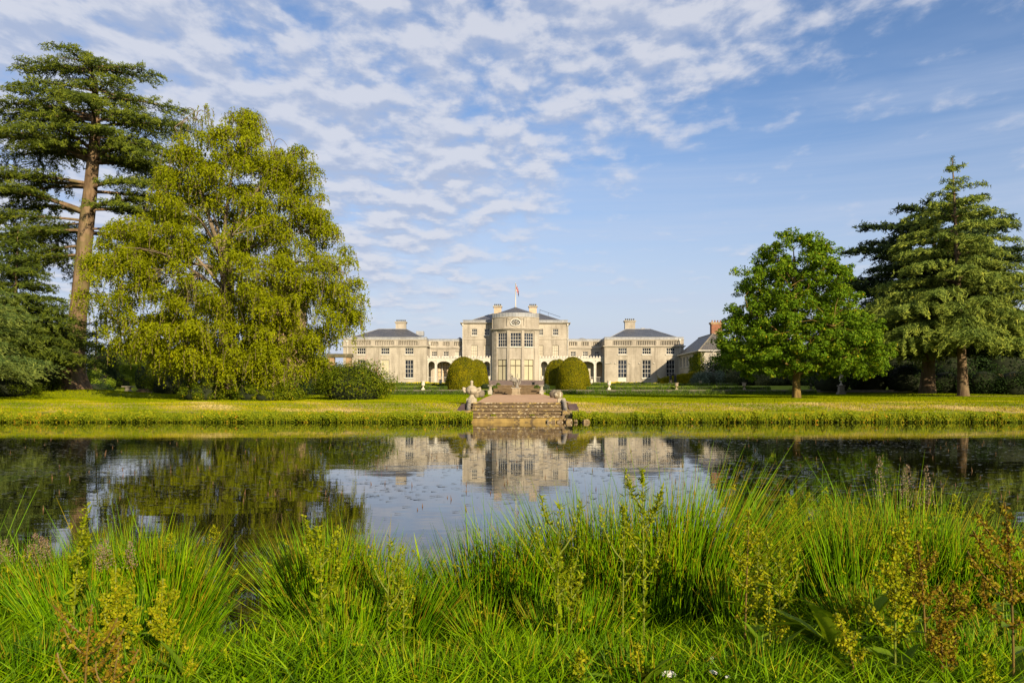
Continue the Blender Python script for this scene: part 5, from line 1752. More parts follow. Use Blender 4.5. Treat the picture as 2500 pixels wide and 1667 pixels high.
shrub('undergrowth_bush', 'shaded shrub behind the left side of the birch', 430, 72, 5.5, 3.0, M['lf_shrub'], 9000, .15, lumps=30, vb=.42)
shrub('undergrowth_bush', 'shrub beside the ruin behind the birch', 760, 76, 3.0, 2.4, M['lf_laurel'], 4500, .14, lumps=20, vb=.5)
shrub('yew_bush', 'dark yellowish yew bushes at the left edge below the conifers', 20, 55, 4.2, 1.75, M['lf_shrub'], 9000, .10, lumps=30, vb=.28)
shrub('yew_bush', 'dark low yew bush just left of the cedar foot', 92, 60, 3.0, 2.0, M['lf_shrub'], 6500, .10, lumps=24, vb=.24)
shrub('border_shrub', 'bright green shrub in the border right of the cedar trunk', 240, 86, 3.0, 2.3, M['lf_hedge'], 4500, .15, lumps=18, vb=.5)
shrub('border_shrub', 'dark low shrub on the bank right of the cedar trunk', 232, 80, 3.6, 1.4, M['lf_laurel'], 4500, .13, lumps=18, vb=.55)
shrub('border_shrub', 'fresh green shrub before the pale clipped hedge', 300, 90, 1.9, 1.5, M['lf_hedge'], 2500, .13, lumps=12, vb=.62)
shrub('grey_shrub', 'large grey-green shrub before the end wall of the range', 1731, 101, 4.7, 2.2, M['lf_grey'], 9000, .14, lumps=34, vb=.42)
shrub('brown_shrub', 'brownish-green shrub between grey shrub and oak trunk', 1806, 99, 3.1, 2.5, M['lf_var'], 5500, .14, lumps=22, vb=.30)
shrub('variegated_shrub', 'variegated bush directly left of the oak trunk', 1893, 97, 5.0, 1.9, M['lf_var'], 7000, .14, lumps=30, vb=.5)
shrub('variegated_shrub', 'variegated bush directly right of the oak trunk', 1962, 95, 3.0, 1.9, M['lf_var'], 4500, .14, lumps=18, vb=.42)
for px, d, w_, h, lab in [(2030, 84, 5.0, 3.6, 'dark laurel behind the tall white urn'), (2120, 86, 5.5, 3.4, 'dark laurel between the white urn and the broad trunk'), (2210, 84, 5.0, 3.3, 'dark laurel left of the broad cedar trunk'), (2310, 83, 5.2, 3.0, 'dark laurel between the two cedar trunks'), (2400, 80, 5.0, 3.0, 'dark laurel right of the slim cedar trunk'), (2480, 78, 5.0, 3.0, 'dark laurel at the right edge of the lawn')]:
    shrub('laurel_shrub', lab, px, d, w_, h, M['lf_laurel'], 6000, .15, 'dark laurels under the cedars', lumps=26, vb=.5)
for i, (px, d, w_, h, lab) in enumerate([(1800, 112, 8, 5.6, 'dark green tree behind the left of the oak crown'), (1890, 108, 8, 6.2, 'dark green tree directly behind the oak trunk'), (1985, 106, 8, 6.6, 'dark green tree behind the right of the oak crown'), (2080, 102, 9, 8.5, 'tall dark tree between oak and cedars'), (2190, 100, 9, 9.0, 'tall dark tree behind the broad cedar'), (2320, 98, 9, 9, 'tall dark tree behind the grey-green cedar'), (2450, 96, 9, 9, 'tall dark tree behind the right edge'),
                                         (120, 100, 10, 9.5, 'dark tree beyond the great cedar'), (20, 96, 10, 9.5, 'dark tree beyond the left edge conifers'), (270, 118, 9, 7.0, 'dark tree beyond the weeping conifer'), (345, 125, 9, 7.2, 'grey-green tree beyond the clipped hedge'), (430, 128, 10, 7.0, 'tree beyond the left of the birch'), (540, 132, 10, 7.0, 'tree beyond the middle of the birch'), (650, 134, 10, 7.2, 'tree beyond the ruin'), (755, 136, 9, 6.6, 'tree left of the house behind the birch')]):
    shrub('background_tree', lab, px, d, w_, h, M['lf_shrub'] if i > 8 else M['lf_laurel'], 6000, .26, 'background trees', 'tree', lumps=36, vb=.42)


def solid_of_revolution(prof, x, d, z, lump=.04, n=40, sx=1.0):
    """lumpy clipped form; returns points sampled on its surface with normals and a mesh"""
    pr = np.array(prof)
    ts = np.linspace(0, 1, 30)
    seg = np.concatenate([[0], np.cumsum(np.linalg.norm(np.diff(pr, axis=0), axis=1))]); seg /= seg[-1]
    r = np.interp(ts, seg, pr[:, 0]); h = np.interp(ts, seg, pr[:, 1])
    a = np.linspace(0, 2 * PI, n, endpoint=False)
    A, T = np.meshgrid(a, np.arange(30))
    Rr = r[T] * (1 + lump * np.sin(3 * A + h[T] * 1.3 + px_seed(x)) + lump * .7 * np.sin(5 * A - h[T] * 2 + 1))
    V = np.stack([x + sx * Rr * np.cos(A), d + Rr * np.sin(A), z + h[T]], -1)
    return V


def px_seed(x): return (x * 3.7) % 6.28


def clipped(name, label, x, d, z, prof, mat, n, leaf, group=None, sx=1.0, lump=.04, cat='topiary', vb=.5):
    t = thing(name, label, cat, (x, d, z), group)
    V = solid_of_revolution(prof, x, d, z, lump, 40, sx)
    nr, na = V.shape[:2]
    i, j = np.meshgrid(np.arange(nr - 1), np.arange(na), indexing='ij')
    f = np.stack([i * na + j, i * na + (j + 1) % na, (i + 1) * na + (j + 1) % na, (i + 1) * na + j], -1).reshape(-1, 4)
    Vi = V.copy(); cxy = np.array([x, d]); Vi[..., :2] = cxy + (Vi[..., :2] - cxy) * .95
    np_mesh('shaded_interior', Vi.reshape(-1, 3), f, M['core'], t, smooth=True)
    q = V.reshape(-1, 3)[f]
    area = .5 * np.linalg.norm(np.cross(q[:, 2] - q[:, 0], q[:, 3] - q[:, 1]), axis=1)
    pick = rng.choice(len(f), n, p=area / area.sum())
    u, v = rng.random((n, 1)), rng.random((n, 1))
    Q = q[pick]
    P_ = (Q[:, 0] * (1 - u) + Q[:, 1] * u) * (1 - v) + (Q[:, 3] * (1 - u) + Q[:, 2] * u) * v
    nn = unit(np.cross(Q[:, 1] - Q[:, 0], Q[:, 3] - Q[:, 0]) + 1e-9)
    c = Cards()
    P_ = P_ + nn * rng.normal(0, .035, (n, 1)); P_[:, 2] = np.maximum(P_[:, 2], z + .02)
    L = leaf * rng.uniform(.7, 1.4, n)
    c.add(P_, nn * 1.1 + rng.normal(0, .45, (n, 3)), L, L * .5, np.clip(vb + .17 * rng.normal(size=n), 0, 1))
    c.build('foliage', mat, t)
    return t


def dome(w_, h): 
    r = w_ / 2
    return [(r * .96, 0), (r * 1.0, h * .12), (r * .97, h * .32), (r * .88, h * .55), (r * .72, h * .75), (r * .50, h * .89), (r * .25, h * .97), (.02, h)]
gy = 'golden clipped yews before the house'
clipped('yew_topiary', 'big golden domed yew left of the steps', wx(1131, 87), 87.8, 1.94, dome(4.0, 3.62), M['lf_yew'], 22000, .10, gy)
clipped('yew_topiary', 'second golden yew behind the left one, towards the bow', wx(1164, 97), 97.5, 2.45, dome(2.9, 3.25), M['lf_yew'], 13000, .10, gy)
clipped('yew_topiary', 'big golden domed yew right of the steps', wx(1400, 87), 87.8, 1.94, dome(3.72, 3.62), M['lf_yew'], 22000, .10, gy)
clipped('yew_topiary', 'golden yew lobe adjoining the right dome on its left', wx(1366, 91), 91.5, 2.4, dome(2.5, 3.05), M['lf_yew'], 11000, .10, gy)
clipped('yew_topiary', 'golden yew farther back beside the right of the bow', wx(1357, 97), 98.5, 2.45, dome(2.75, 3.25), M['lf_yew'], 11000, .10, gy)
clipped('clipped_yew', 'small dark barrel-shaped clipped yew by the left steps', wx(345, 86), 86, 2.0, [(.38, 0), (.56, .45), (.62, 1.1), (.58, 1.7), (.40, 2.15), (.18, 2.4), (.02, 2.5)], M['lf_laurel'], 5000, .08, lump=.03, vb=.4)
clipped('clipped_yew', 'tall dark clipped yew column right of the cedar trunk', wx(270, 88), 88, 2.1, [(.55, 0), (.58, 1.0), (.58, 2.6), (.5, 3.3), (.02, 3.7)], M['lf_laurel'], 6000, .09, lump=.03, vb=.4)
for px, py, d, w_, lab in [(1208, 952, 84.0, .62, 'small round green bush left on the lower steps'), (1216.5, 944, 98, .55, 'tiny round bush left on the upper steps'), (1311, 951, 84.3, .66, 'small round green bush right on the lower steps'), (1332, 951, 86.5, .8, 'low grey-purple bush right of the right pier')]:
    clipped('round_bush', lab, wx(px, d), d, wz(py, d), [(w_ * .4, 0), (w_ * .5, w_ * .25), (w_ * .42, w_ * .55), (.02, w_ * .75)], M['lf_hedge'] if 'grey' not in lab else M['lf_grey'], 900, .07, 'small round bushes on the garden steps', cat='bush', vb=.3)
clipped('round_bush', 'low dark bush between left yew and the left pier', wx(1187, 84.6), 84.8, 2.0, [(.5, 0), (.62, .2), (.5, .42), (.02, .55)], M['lf_laurel'], 900, .07, 'small round bushes on the garden steps', cat='bush', vb=.7)


def hedge_box(name, label, x0, x1, d0, d1, z0, z1, mat, n, leaf, vb=.5, slope=0.0, cat='hedge', group=None):
    """clipped straight hedge; slope lowers the left end"""
    t = thing(name, label, cat, ((x0 + x1) / 2, d0, z0), group)
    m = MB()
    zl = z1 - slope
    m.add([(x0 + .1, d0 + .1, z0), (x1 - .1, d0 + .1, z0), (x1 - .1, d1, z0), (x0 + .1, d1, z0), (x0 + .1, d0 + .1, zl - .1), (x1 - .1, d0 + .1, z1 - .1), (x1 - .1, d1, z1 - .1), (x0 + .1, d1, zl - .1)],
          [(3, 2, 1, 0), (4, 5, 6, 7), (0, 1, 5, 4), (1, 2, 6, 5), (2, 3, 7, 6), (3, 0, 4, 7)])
    m.build('shaded_interior', M['core'], t)
    c = Cards()
    q = rng.random(n)
    u = rng.random(n); v = rng.random(n)
    side = q < .12; top = (q >= .12) & (q < .38)
    x = x0 + (x1 - x0) * u; hh = zl + (z1 - zl) * u
    y = np.full(n, d0); z = z0 + (hh - z0) * v
    N = np.tile([0., -1., .1], (n, 1))
    y = np.where(top, d0 + (d1 - d0) * v, y); z = np.where(top, hh, z); N[top] = [0, -.1, 1]
    x = np.where(side, np.where(u < .5, x0, x1), x); y = np.where(side, d0 + (d1 - d0) * ((u * 2) % 1), y)
    N[side & (u < .5)] = [-1, 0, 0]; N[side & (u >= .5)] = [1, 0, 0]
    lum = .05 * np.sin(x * 3.1 + z * 2) + .04 * np.sin(x * 7 + y)
    P_ = np.stack([x, y, z], 1) + N * (rng.normal(0, .04, n) + lum)[:, None]
    L = leaf * rng.uniform(.7, 1.4, n)
    c.add(P_, N + rng.normal(0, .5, (n, 3)), L, L * .6, np.clip(vb + .18 * rng.normal(size=n), 0, 1))
    c.build('foliage', mat, t)
hedge_box('clipped_hedge', 'pale green clipped hedge block beyond the left steps', wx(293, 95), wx(342, 95), 95, 97, 2.3, wz(892, 95), M['lf_hedge'], 6000, .11, .5)
hedge_box('golden_hedge', 'yellow-green sloping hedge at the right wing corner', wx(1612, 104), wx(1703, 104), 104, 106.5, 2.5, wz(907, 104), M['lf_yew'], 9000, .11, .62, slope=.95)


def lavender(name, label, x0, x1, d, zf, h, n, dep=.7, mauve=.05):
    t = thing(name, label, 'hedge', ((x0 + x1) / 2, d, zf), 'lavender rows in the terraced garden')
    c = Cards()
    x = rng.uniform(x0, x1, n); y = d + rng.uniform(-dep / 2, dep / 2, n)
    gap = np.abs(np.sin(x * .43 + d)) > .012
    x, y = x[gap], y[gap]; n = len(x)
    lum = .82 + .12 * np.sin(x * 2.2 + d) + .08 * np.sin(x * 5.3)
    hh = h * lum * rng.uniform(.75, 1.12, n) * (1 - .55 * (np.abs(y - d) / (dep / 2)) ** 3)
    s = rng.random(n)
    z = zf + hh * (.15 + .80 * s)
    N = np.stack([rng.normal(0, .5, n), -np.ones(n) * .8, rng.normal(.2, .4, n)], 1)
    T = np.stack([rng.normal(0, .22, n), rng.normal(0, .3, n), np.ones(n)], 1)
    v = np.clip(.38 + .17 * rng.normal(size=n), 0, .82)
    v = np.where((s > .86) & (rng.random(n) < mauve * 4), .97, v)
    c.add(np.stack([x, y, z], 1), N, rng.uniform(.14, .26, n), .05, v, T)
    c.build('foliage', M['lf_lav'], t)
    m = MB(); m.box(x0 + .1, x1 - .1, d - dep * .32, d + dep * .35, zf - .06, zf + h * .55); m.build('shaded_interior', M['core'], t)
lavender('lavender_hedge', 'long front lavender row right of the steps', AXIS + 3.0, wx(1995, 82), 82.2, 1.385, .60, 17000)
lavender('lavender_hedge', 'long front lavender row left of the steps', wx(375, 82.4), AXIS - 3.0, 82.2, 1.385, .60, 17000)
lavender('lavender_hedge', 'second lavender row higher up on the right', wx(1432, 85.2), wx(1880, 85.2), 85.2, 1.88, .50, 9000)
lavender('lavender_hedge', 'second lavender row higher up on the left', wx(640, 85.2), wx(1092, 85.2), 85.2, 1.88, .50, 9000)
lavender('lavender_hedge', 'third lavender strip before the right wing', wx(1440, 92), wx(1800, 92), 92, 2.42, .36, 7000, mauve=.08)
lavender('lavender_hedge', 'third lavender strip before the left wing', wx(700, 92), wx(1085, 92), 92, 2.42, .36, 7000, mauve=.08)


def bed(x0, x1, lab):
    n = 9000
    c = Cards()
    x = rng.uniform(x0, x1, n); y = rng.uniform(112, 121, n)
    z = gz(x, y) + .50 * rng.random(n) * (.6 + .4 * np.sin(x * 1.3) * np.sin(x * .5 + 1))
    v = np.clip(.42 + .2 * rng.normal(size=n), 0, .88)
    fl = (rng.random(n) < .10 + .10 * np.sin(x * .9)) 
    v = np.where(fl, .97, v); z = z + fl * .14
    c.add(np.stack([x, y, z], 1), np.stack([rng.normal(0, .5, n), -np.ones(n), rng.normal(.3, .5, n)], 1), rng.uniform(.14, .24, n), .12, v)
    tag(c.build('flower_bed', M['lf_bed']), lab, kind='stuff')
bed(wx(895, 116), wx(1095, 116), 'green bed with yellow flowers below the left wing')
bed(wx(1440, 116), wx(1640, 116), 'green bed with yellow flowers below the right wing')

# dark tapering posts by the right wing
for px, h, lab in [(1637, 1.25, 'dark tapering post on the left of the pair'), (1648.5, 1.30, 'dark tapering post on the right of the pair, with a foot')]:
    d = 100.5; x = wx(px, d); z = wz(938, d)
    t = thing('dark_post', lab + ' by the golden hedge', 'post', (x, d, z), 'pair of dark posts')
    m = MB(); m.lathe([(.19, -.3), (.17, h * .45), (.15, h * .8), (.17, h * .92), (.12, h)], (x, d, z), 12); m.build('shaft', M['iron'], t, True)
    m = MB(); m.lathe([(.30, -.3), (.28, .10), (.2, .22)], (x + (.12 if px > 1640 else 0), d, z), 12); m.build('base', M['iron'], t, True)


# ---- ruin behind the birch
def ruin():
    D = 78.0
    xa, xb = wx(668, D), wx(734, D)
    t = thing('ruined_tower', 'brown ruined stone tower half hidden behind the birch', 'ruin', ((xa + xb) / 2, D, 1.35))
    r = random.Random(11)
    z = 1.3; top = wz(700, D); row = 0
    while z < top:
        h = r.uniform(.36, .5); x = xa + (0 if row % 2 else -.2) + max(0, (z - 8) * .05)
        while x < xb - max(0, (z - 9) * .2):
            L = r.uniform(.5, .85)
            m = MB(); j = r.uniform(-.04, .04); m.box(x + .012, x + L - .012, D + j, D + .9, z + .012, z + h - .012, taper=.015); m.build('stone', M['ruin'], t)
            x += L
        z += h; row += 1
    m = MB(); m.box(xa - .1, xb - .2, D + .06, D + 2.8, 1.2, top - 1.2); m.build('rubble_core', M['ruin'], t)
    # outlying low wall
    z = 1.3
    for k in range(3):
        x = wx(735, D)
        while x < wx(770, D):
            L = r.uniform(.5, .9); m = MB(); m.box(x + .012, x + L - .012, D, D + .6, z + .01, z + .42, taper=.015); m.build('stone', M['ruin_dark'], t); x += L
        z += .43
    d2 = 66.0
    t2 = thing('stone_trilithon', 'dark stone lintel on two rough pillars above the pink-flowered bush', 'ruin', (wx(830, d2), d2, 1.2))
    m = MB(); m.box(wx(799, d2), wx(861.5, d2), d2 - .35, d2 + .35, wz(872.5, d2), wz(864, d2), taper=.02); m.build('lintel', M['ruin_dark'], t2)
    for a, b, ph in ((801, 818, 0), (846, 858, 1)):
        m = MB(); xa_, xb_ = wx(a, d2), wx(b, d2)
        zc2 = wz(873, d2)
        for q in range(4):
            z0 = 1.15 + (zc2 - 1.15) * q / 4; z1 = 1.15 + (zc2 - 1.15) * (q + 1) / 4
            m.box(xa_ + r.uniform(-.03, .03), xb_ + r.uniform(-.03, .03), d2 - .25, d2 + .25, z0 + .01, z1 - .005, taper=.012)
        m.build('pillar', M['ruin'], t2)
ruin()

# ---- statue on the axis
def statue():
    D = 78.2
    x = wx(1260, D); z0 = g(x, D) + .01
    t = thing('garden_statue', 'weathered stone statue of a twisting figure on a square pedestal', 'statue', (x, D, z0))
    s = D / F
    def Q(zx, zy): return (x + (zx / 19.6 + 1225 - 1260) * s, wz(zy / 19.6 + 895, D))
    m = MB(); zt = Q(0, 1005)[1]
    zb = g(x, D) - .05
    m.box(x - .46, x + .46, D - .46, D + .46, zb, zb + .14); m.box(x - .38, x + .38, D - .38, D + .38, zb + .14, zt - .06)
    for sx in (-1, 1): m.box(x + sx * .30 - .08, x + sx * .30 + .08, D - .43, D - .382, zb + .16, zt - .08)
    m.build('pedestal', M['buff_urn'], t)
    m = MB(); m.box(x - .48, x + .48, D - .48, D + .48, zt - .055, zt + .012, taper=.01); m.build('pedestal_cap', M['trim'], t)
    # figure as one skinned body
    J, E, Rr = [], [], []
    def j(zx, zy, dy, r, par=None):
        a, b = Q(zx, zy)
        J.append((a - x, dy, b - z0)); Rr.append(r)
        if par is not None: E.append((par, len(J) - 1))
        return len(J) - 1
    pel = j(690, 760, 0, .17)
    waist = j(640, 680, 0, .14, pel); chest = j(570, 580, -.02, .155, waist); neck = j(530, 510, -.03, .065, chest)
    h1 = j(500, 460, -.05, .10, neck); h2 = j(480, 415, -.06, .085, h1)
    k1 = j(725, 870, -.05, .13, pel); f1 = j(735, 960, -.06, .12, k1); toe = j(690, 985, -.16, .07, f1)
    k2 = j(600, 850, .08, .09, pel); f2 = j(545, 920, .12, .06, k2); t2_ = j(510, 960, .08, .05, f2)
    a1 = j(480, 560, -.08, .075, chest); a2 = j(405, 450, -.12, .05, a1); a3 = j(430, 370, -.12, .04, a2); a4 = j(495, 345, -.1, .035, a3)
    b1 = j(640, 560, -.02, .075, chest); b2 = j(745, 640, -.08, .055, b1); b3 = j(800, 720, -.12, .05, b2); b4 = j(860, 760, -.12, .05, b3)
    me = bpy.data.meshes.new('figure')
    me.from_pydata(J, E, [])
    o = link_mesh('figure', me, t, M['statue'])
    md = o.modifiers.new('skin', 'SKIN')
    for i, r in enumerate(Rr): me.skin_vertices[0].data[i].radius = (r, r)
    me.skin_vertices[0].data[0].use_root = True
    sd = o.modifiers.new('sub', 'SUBSURF'); sd.levels = 2; sd.render_levels = 2
    m = MB()
    def pt(zx, zy, dy): a, b = Q(zx, zy); return (a, D + dy, b)
    m.tube([pt(700, 720, -.05), pt(600, 690, -.08), pt(500, 650, -.05), pt(420, 640, .02), pt(330, 640, .10)], [.20, .19, .15, .11, .03], 10)
    m.tube([pt(600, 690, -.05), pt(600, 800, -.05), pt(620, 860, -.03)], [.17, .13, .05], 8)
    m.tube([pt(700, 760, -.05), pt(725, 880, -.07), pt(735, 990, -.07)], [.18, .15, .17], 10)
    m.build('drapery', M['statue'], t, True)
    m = MB(); m.tube([pt(700, 600, -.02), pt(730, 520, -.02), pt(750, 450, -.02), pt(742, 395, -.02), pt(748, 340, -.02)], [.03, .03, .035, .03, .03], 7); m.build('wand', M['statue'], t, True)
    m = MB(); m.tube([pt(760, 800, -.05), pt(850, 830, -.05), pt(885, 780, -.05), pt(890, 700, -.05), pt(860, 640, -.05), pt(875, 600, -.05)], [.10, .075, .06, .05, .045, .05], 9); m.build('tail', M['statue'], t, True)
    m = MB(); m.tube([pt(790, 560, -.05), pt(850, 585, -.05), pt(910, 610, -.03), pt(955, 640, 0)], [.03, .075, .08, .03], 9); m.build('fin', M['statue'], t, True)
    m = MB()
    for k in range(14):
        a = k * 2.4; m.tube([pt(500, 440, -.05), (pt(495, 425, -.05)[0] + .10 * math.cos(a), D - .05 + .1 * math.sin(a), pt(0, 430, 0)[2] + .03 * math.cos(k))], [.06, .035], 5)
    m.build('hair', M['statue'], t, True)
statue()
# ------------------------------------------------------------------ foreground: grass, rushes, docks
Cards.three = False


class Blades:
    """many bending stems as thin 3-sided or flat strips"""
    def __init__(self): self.V, self.Fq, self.var, self.nv = [], [], [], 0

    def add(self, base, dirv, L, w0, var, bend, segs=5, flat=False, tipv=None, droop=0.0):
        n = len(base)
        if n == 0: return
        k = 2 if flat else 3
        ts = np.linspace(0, 1, segs + 1)
        L = np.broadcast_to(np.asarray(L, float), (n,)); w0 = np.broadcast_to(np.asarray(w0, float), (n,))
        dirv = unit(dirv)
        ax = base[:, None, :] + dirv[:, None, :] * (ts[None, :, None] * L[:, None, None]) + bend[:, None, :] * (ts[None, :, None] ** 2.2) * L[:, None, None]
        ax[:, :, 2] -= droop * (ts ** 3)[None, :] * L[:, None]
        a0 = rng.uniform(0, 2 * PI, n)
        ring = []
        for q in range(k):
            a = a0 + q * 2 * PI / k
            off = np.stack([np.cos(a), np.sin(a), np.zeros(n)], 1)
            prof = (1 - ts ** (2.0 if not flat else 3.0) * .92) if not flat else (.45 + .55 * np.sin(np.clip(ts * 1.4 + .35, 0, PI) )) * (1 - ts ** 4)
            ring.append(ax + off[:, None, :] * (w0[:, None] * prof[None, :] * .5)[:, :, None])
        R = np.stack(ring, 2)                     # n, segs+1, k, 3
        idx = np.arange(n * (segs + 1) * k).reshape(n, segs + 1, k) + self.nv
        fs = []
        for q in range(k if k > 2 else 1):
            q2 = (q + 1) % k
            fs.append(np.stack([idx[:, :-1, q], idx[:, :-1, q2], idx[:, 1:, q2], idx[:, 1:, q]], -1))
        fq = np.stack(fs, 2).reshape(n, -1, 4)
        self.V.append(R.reshape(-1, 3)); self.nv += n * (segs + 1) * k
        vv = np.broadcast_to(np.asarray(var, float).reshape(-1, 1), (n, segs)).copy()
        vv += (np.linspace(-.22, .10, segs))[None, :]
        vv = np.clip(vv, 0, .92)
        if tipv is not None: vv[:, -1] = np.where(tipv, .99, vv[:, -1])
        self.var.append(np.repeat(vv, k if k > 2 else 1, axis=1).reshape(-1))
        self.Fq.append(fq.reshape(-1, 4))

    def build(self, name, mat, parent=None):
        return np_mesh(name, np.concatenate(self.V), np.concatenate(self.Fq), mat, parent, {'var': np.concatenate(self.var)}, smooth=True)


def near_grass():
    b = Blades()
    n = 72000
    u = rng.random(n)
    y = 2.35 + (5.15 - 2.35) * u
    x = (rng.random(n) * 2 - 1) * (y * .66 + 1.7)
    z = gz(x, y)
    ok = (z > .03) & ~((np.abs(x * 1944 / y + 642) < 50) & (y > 3.6)) & ~((np.abs(x * 1944 / y + 158) < 34) & (y > 3.9))
    x, y, z = x[ok], y[ok], z[ok]; n = len(x)
    clump = .5 + .5 * np.sin(x * 6 + 2 * np.sin(y * 5)) * np.sin(y * 7 + x * 2)
    L = rng.uniform(.06, .24, n) * (.65 + .7 * clump)
    d = np.stack([rng.normal(.05, .42, n), rng.normal(-.1, .42, n), np.ones(n)], 1)
    bend = np.stack([rng.normal(.05, .45, n), rng.normal(0, .45, n), -rng.uniform(.05, .4, n)], 1)
    v = np.clip(.40 + .20 * rng.normal(size=n) + .12 * clump, 0, .9)
    v = np.where(rng.random(n) < .03, .98, v)
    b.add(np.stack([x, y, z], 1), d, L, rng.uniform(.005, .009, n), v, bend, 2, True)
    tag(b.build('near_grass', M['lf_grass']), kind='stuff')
    # small clover and buttercup leaves low in the turf
    c = Cards()
    n = 3500
    y = rng.uniform(2.4, 4.9, n); x = (rng.random(n) * 2 - 1) * (y * .66)
    z = gz(x, y) + rng.uniform(.02, .10, n)
    c.add(np.stack([x, y, z], 1), np.stack([rng.normal(0, .4, n), rng.normal(-.2, .4, n), np.ones(n)], 1), rng.uniform(.015, .035, n), .018, np.clip(.45 + .2 * rng.normal(size=n), 0, .85))
    tag(c.build('ground_leaves', M['lf_grass']), kind='stuff')
near_grass()


def rush(px, D0, wpx, ytop, n, label, lean=0.0, spread=.34, vb=.48, flowers=.10, var_h=.52):
    """a tussock of soft rush; ytop is where its tallest stems end"""
    D = D0 - .55; n = int(n * .8)
    x = wx(px, D); R0_ = wpx * D / F / 2
    z0 = max(g(x, D), .0)
    hmax = wz(ytop, D) - z0
    t = thing('rush_clump', label, 'rushes', (x, D, z0), 'rush clumps on the near bank')
    b = Blades()
    a = rng.uniform(0, 2 * PI, n); rr = np.sqrt(rng.random(n))
    bx = x + R0_ * .80 * rr * np.cos(a); by = D + min(R0_ * .75, .40) * rr * np.sin(a)
    bz = np.maximum(gz(bx, by) - .02, -.05)
    L = hmax * (1.02 - var_h * rng.random(n) ** .75 - .12 * rr ** 2) / .96
    d = np.stack([np.cos(a) * rr * spread + lean + rng.normal(0, .10, n), np.sin(a) * rr * spread * .7 + rng.normal(0, .10, n), np.ones(n)], 1)
    # a few bent or broken stems
    tall = rng.random(n) < .05
    L = np.where(tall, L * rng.uniform(1.05, 1.32, n), L)
    stray = rng.random(n) < .09
    d[stray] += rng.normal(0, .55, (stray.sum(), 3)) * [1, 1, 0]
    bend = np.stack([np.cos(a) * rr * .13 + lean * .5 + rng.normal(0, .06, n), rng.normal(0, .06, n), -np.abs(rng.normal(0, .03, n))], 1)
    v = np.clip(vb - .05 + rng.normal(0, .07) + .20 * rng.normal(size=n), 0, .88)
    dead = rng.random(n) < .045
    v = np.where(dead, .97, v)
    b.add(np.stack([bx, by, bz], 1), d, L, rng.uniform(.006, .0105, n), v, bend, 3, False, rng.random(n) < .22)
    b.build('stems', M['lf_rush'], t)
    # flower tufts on the side of some stems
    k = int(n * flowers)
    if k:
        i = rng.choice(n, k, replace=False); s = rng.uniform(.62, .86, k)
        P_ = np.stack([bx, by, bz], 1)[i] + unit(d[i]) * (L[i] * s)[:, None] + bend[i] * (s ** 2.2 * L[i])[:, None]
        c = Cards()
        for q in range(7):
            c.add(P_ + rng.normal(0, .008, P_.shape), rng.normal(size=(k, 3)), rng.uniform(.014, .030, k), .008, rng.random(k), rng.normal(size=(k, 3)) + [0, 0, .6])
        c.build('flower_tufts', M['lf_seed_green'], t)
    return t

rush(60, 4.7, 260, 1287, 1250, 'rush clump at the far left corner of the bank', -.02)
rush(190, 4.55, 260, 1282, 1100, 'rush clump right of the left corner one', -.10, vb=.52)
rush(330, 4.8, 240, 1242, 1250, 'dense rush clump behind the yellow-green dock at the left', .02)
rush(415, 4.7, 185, 1262, 1250, 'dense rush clump just left of the dark water gap', .05)
rush(765, 4.6, 150, 1272, 850, 'leaning rush clump just right of the dark water gap', -.08, vb=.52)
rush(800, 4.7, 210, 1242, 950, 'rush clump around the leafy weed at centre left', -.04)
rush(930, 4.75, 200, 1272, 900, 'rush clump mixed with dock before the blue water', .05)
rush(1005, 4.5, 150, 1342, 900, 'fine dark rush clump below the sword leaves', .16, vb=.34, spread=.5)
rush(1170, 4.75, 190, 1242, 900, 'rush clump right of the sword leaves', -.02, vb=.42)
rush(1280, 4.8, 200, 1222, 1000, 'rush clump left of the tall central clump', .02, vb=.44)
rush(1440, 4.9, 230, 1155, 1500, 'tall dark rush clump in the middle of the bank', -.04, vb=.40)
rush(1570, 4.9, 230, 1145, 1600, 'tall rush clump with the slender weed standing in it', .03, vb=.40)
rush(1690, 4.85, 200, 1095, 1500, 'tallest rush clump, fanning to the right', .17, vb=.44, spread=.40, flowers=.16)
rush(1790, 4.6, 120, 1305, 420, 'short rush clump behind the red-stemmed dock', .10)
rush(1960, 4.9, 220, 1165, 900, 'rush clump left of the tall flowering grass', -.06, vb=.46)
rush(2070, 4.75, 200, 1195, 1050, 'rush clump around the nettle', .0, vb=.46)
rush(2190, 4.9, 220, 1145, 1300, 'dense rush clump under the tall flowering grass', .0, vb=.48, flowers=.2)
rush(2310, 4.8, 220, 1215, 1250, 'yellowish rush clump right of the tall flowering grass', .06, vb=.56, flowers=.28)
rush(2430, 4.7, 200, 1245, 900, 'sparse rush clump behind the brown dock at the right', .14, vb=.5, flowers=.2)
rush(2520, 4.6, 160, 1265, 700, 'rush clump cut by the right edge', .0)
rush(1178, 4.3, 90, 1432, 260, 'low rush clump in front of the blue gap', -.1, vb=.5)
rush(1400, 4.3, 260, 1395, 600, 'short rush clump before the middle of the bank', .05, vb=.46)
rush(860, 4.25, 220, 1392, 600, 'short rush clump before the centre left bank', .0, vb=.44)
rush(300, 4.2, 300, 1392, 650, 'short rush clump between the two left docks', .0, vb=.46)
rush(2150, 4.25, 300, 1375, 650, 'short rush clump before the nettle', .0, vb=.5)


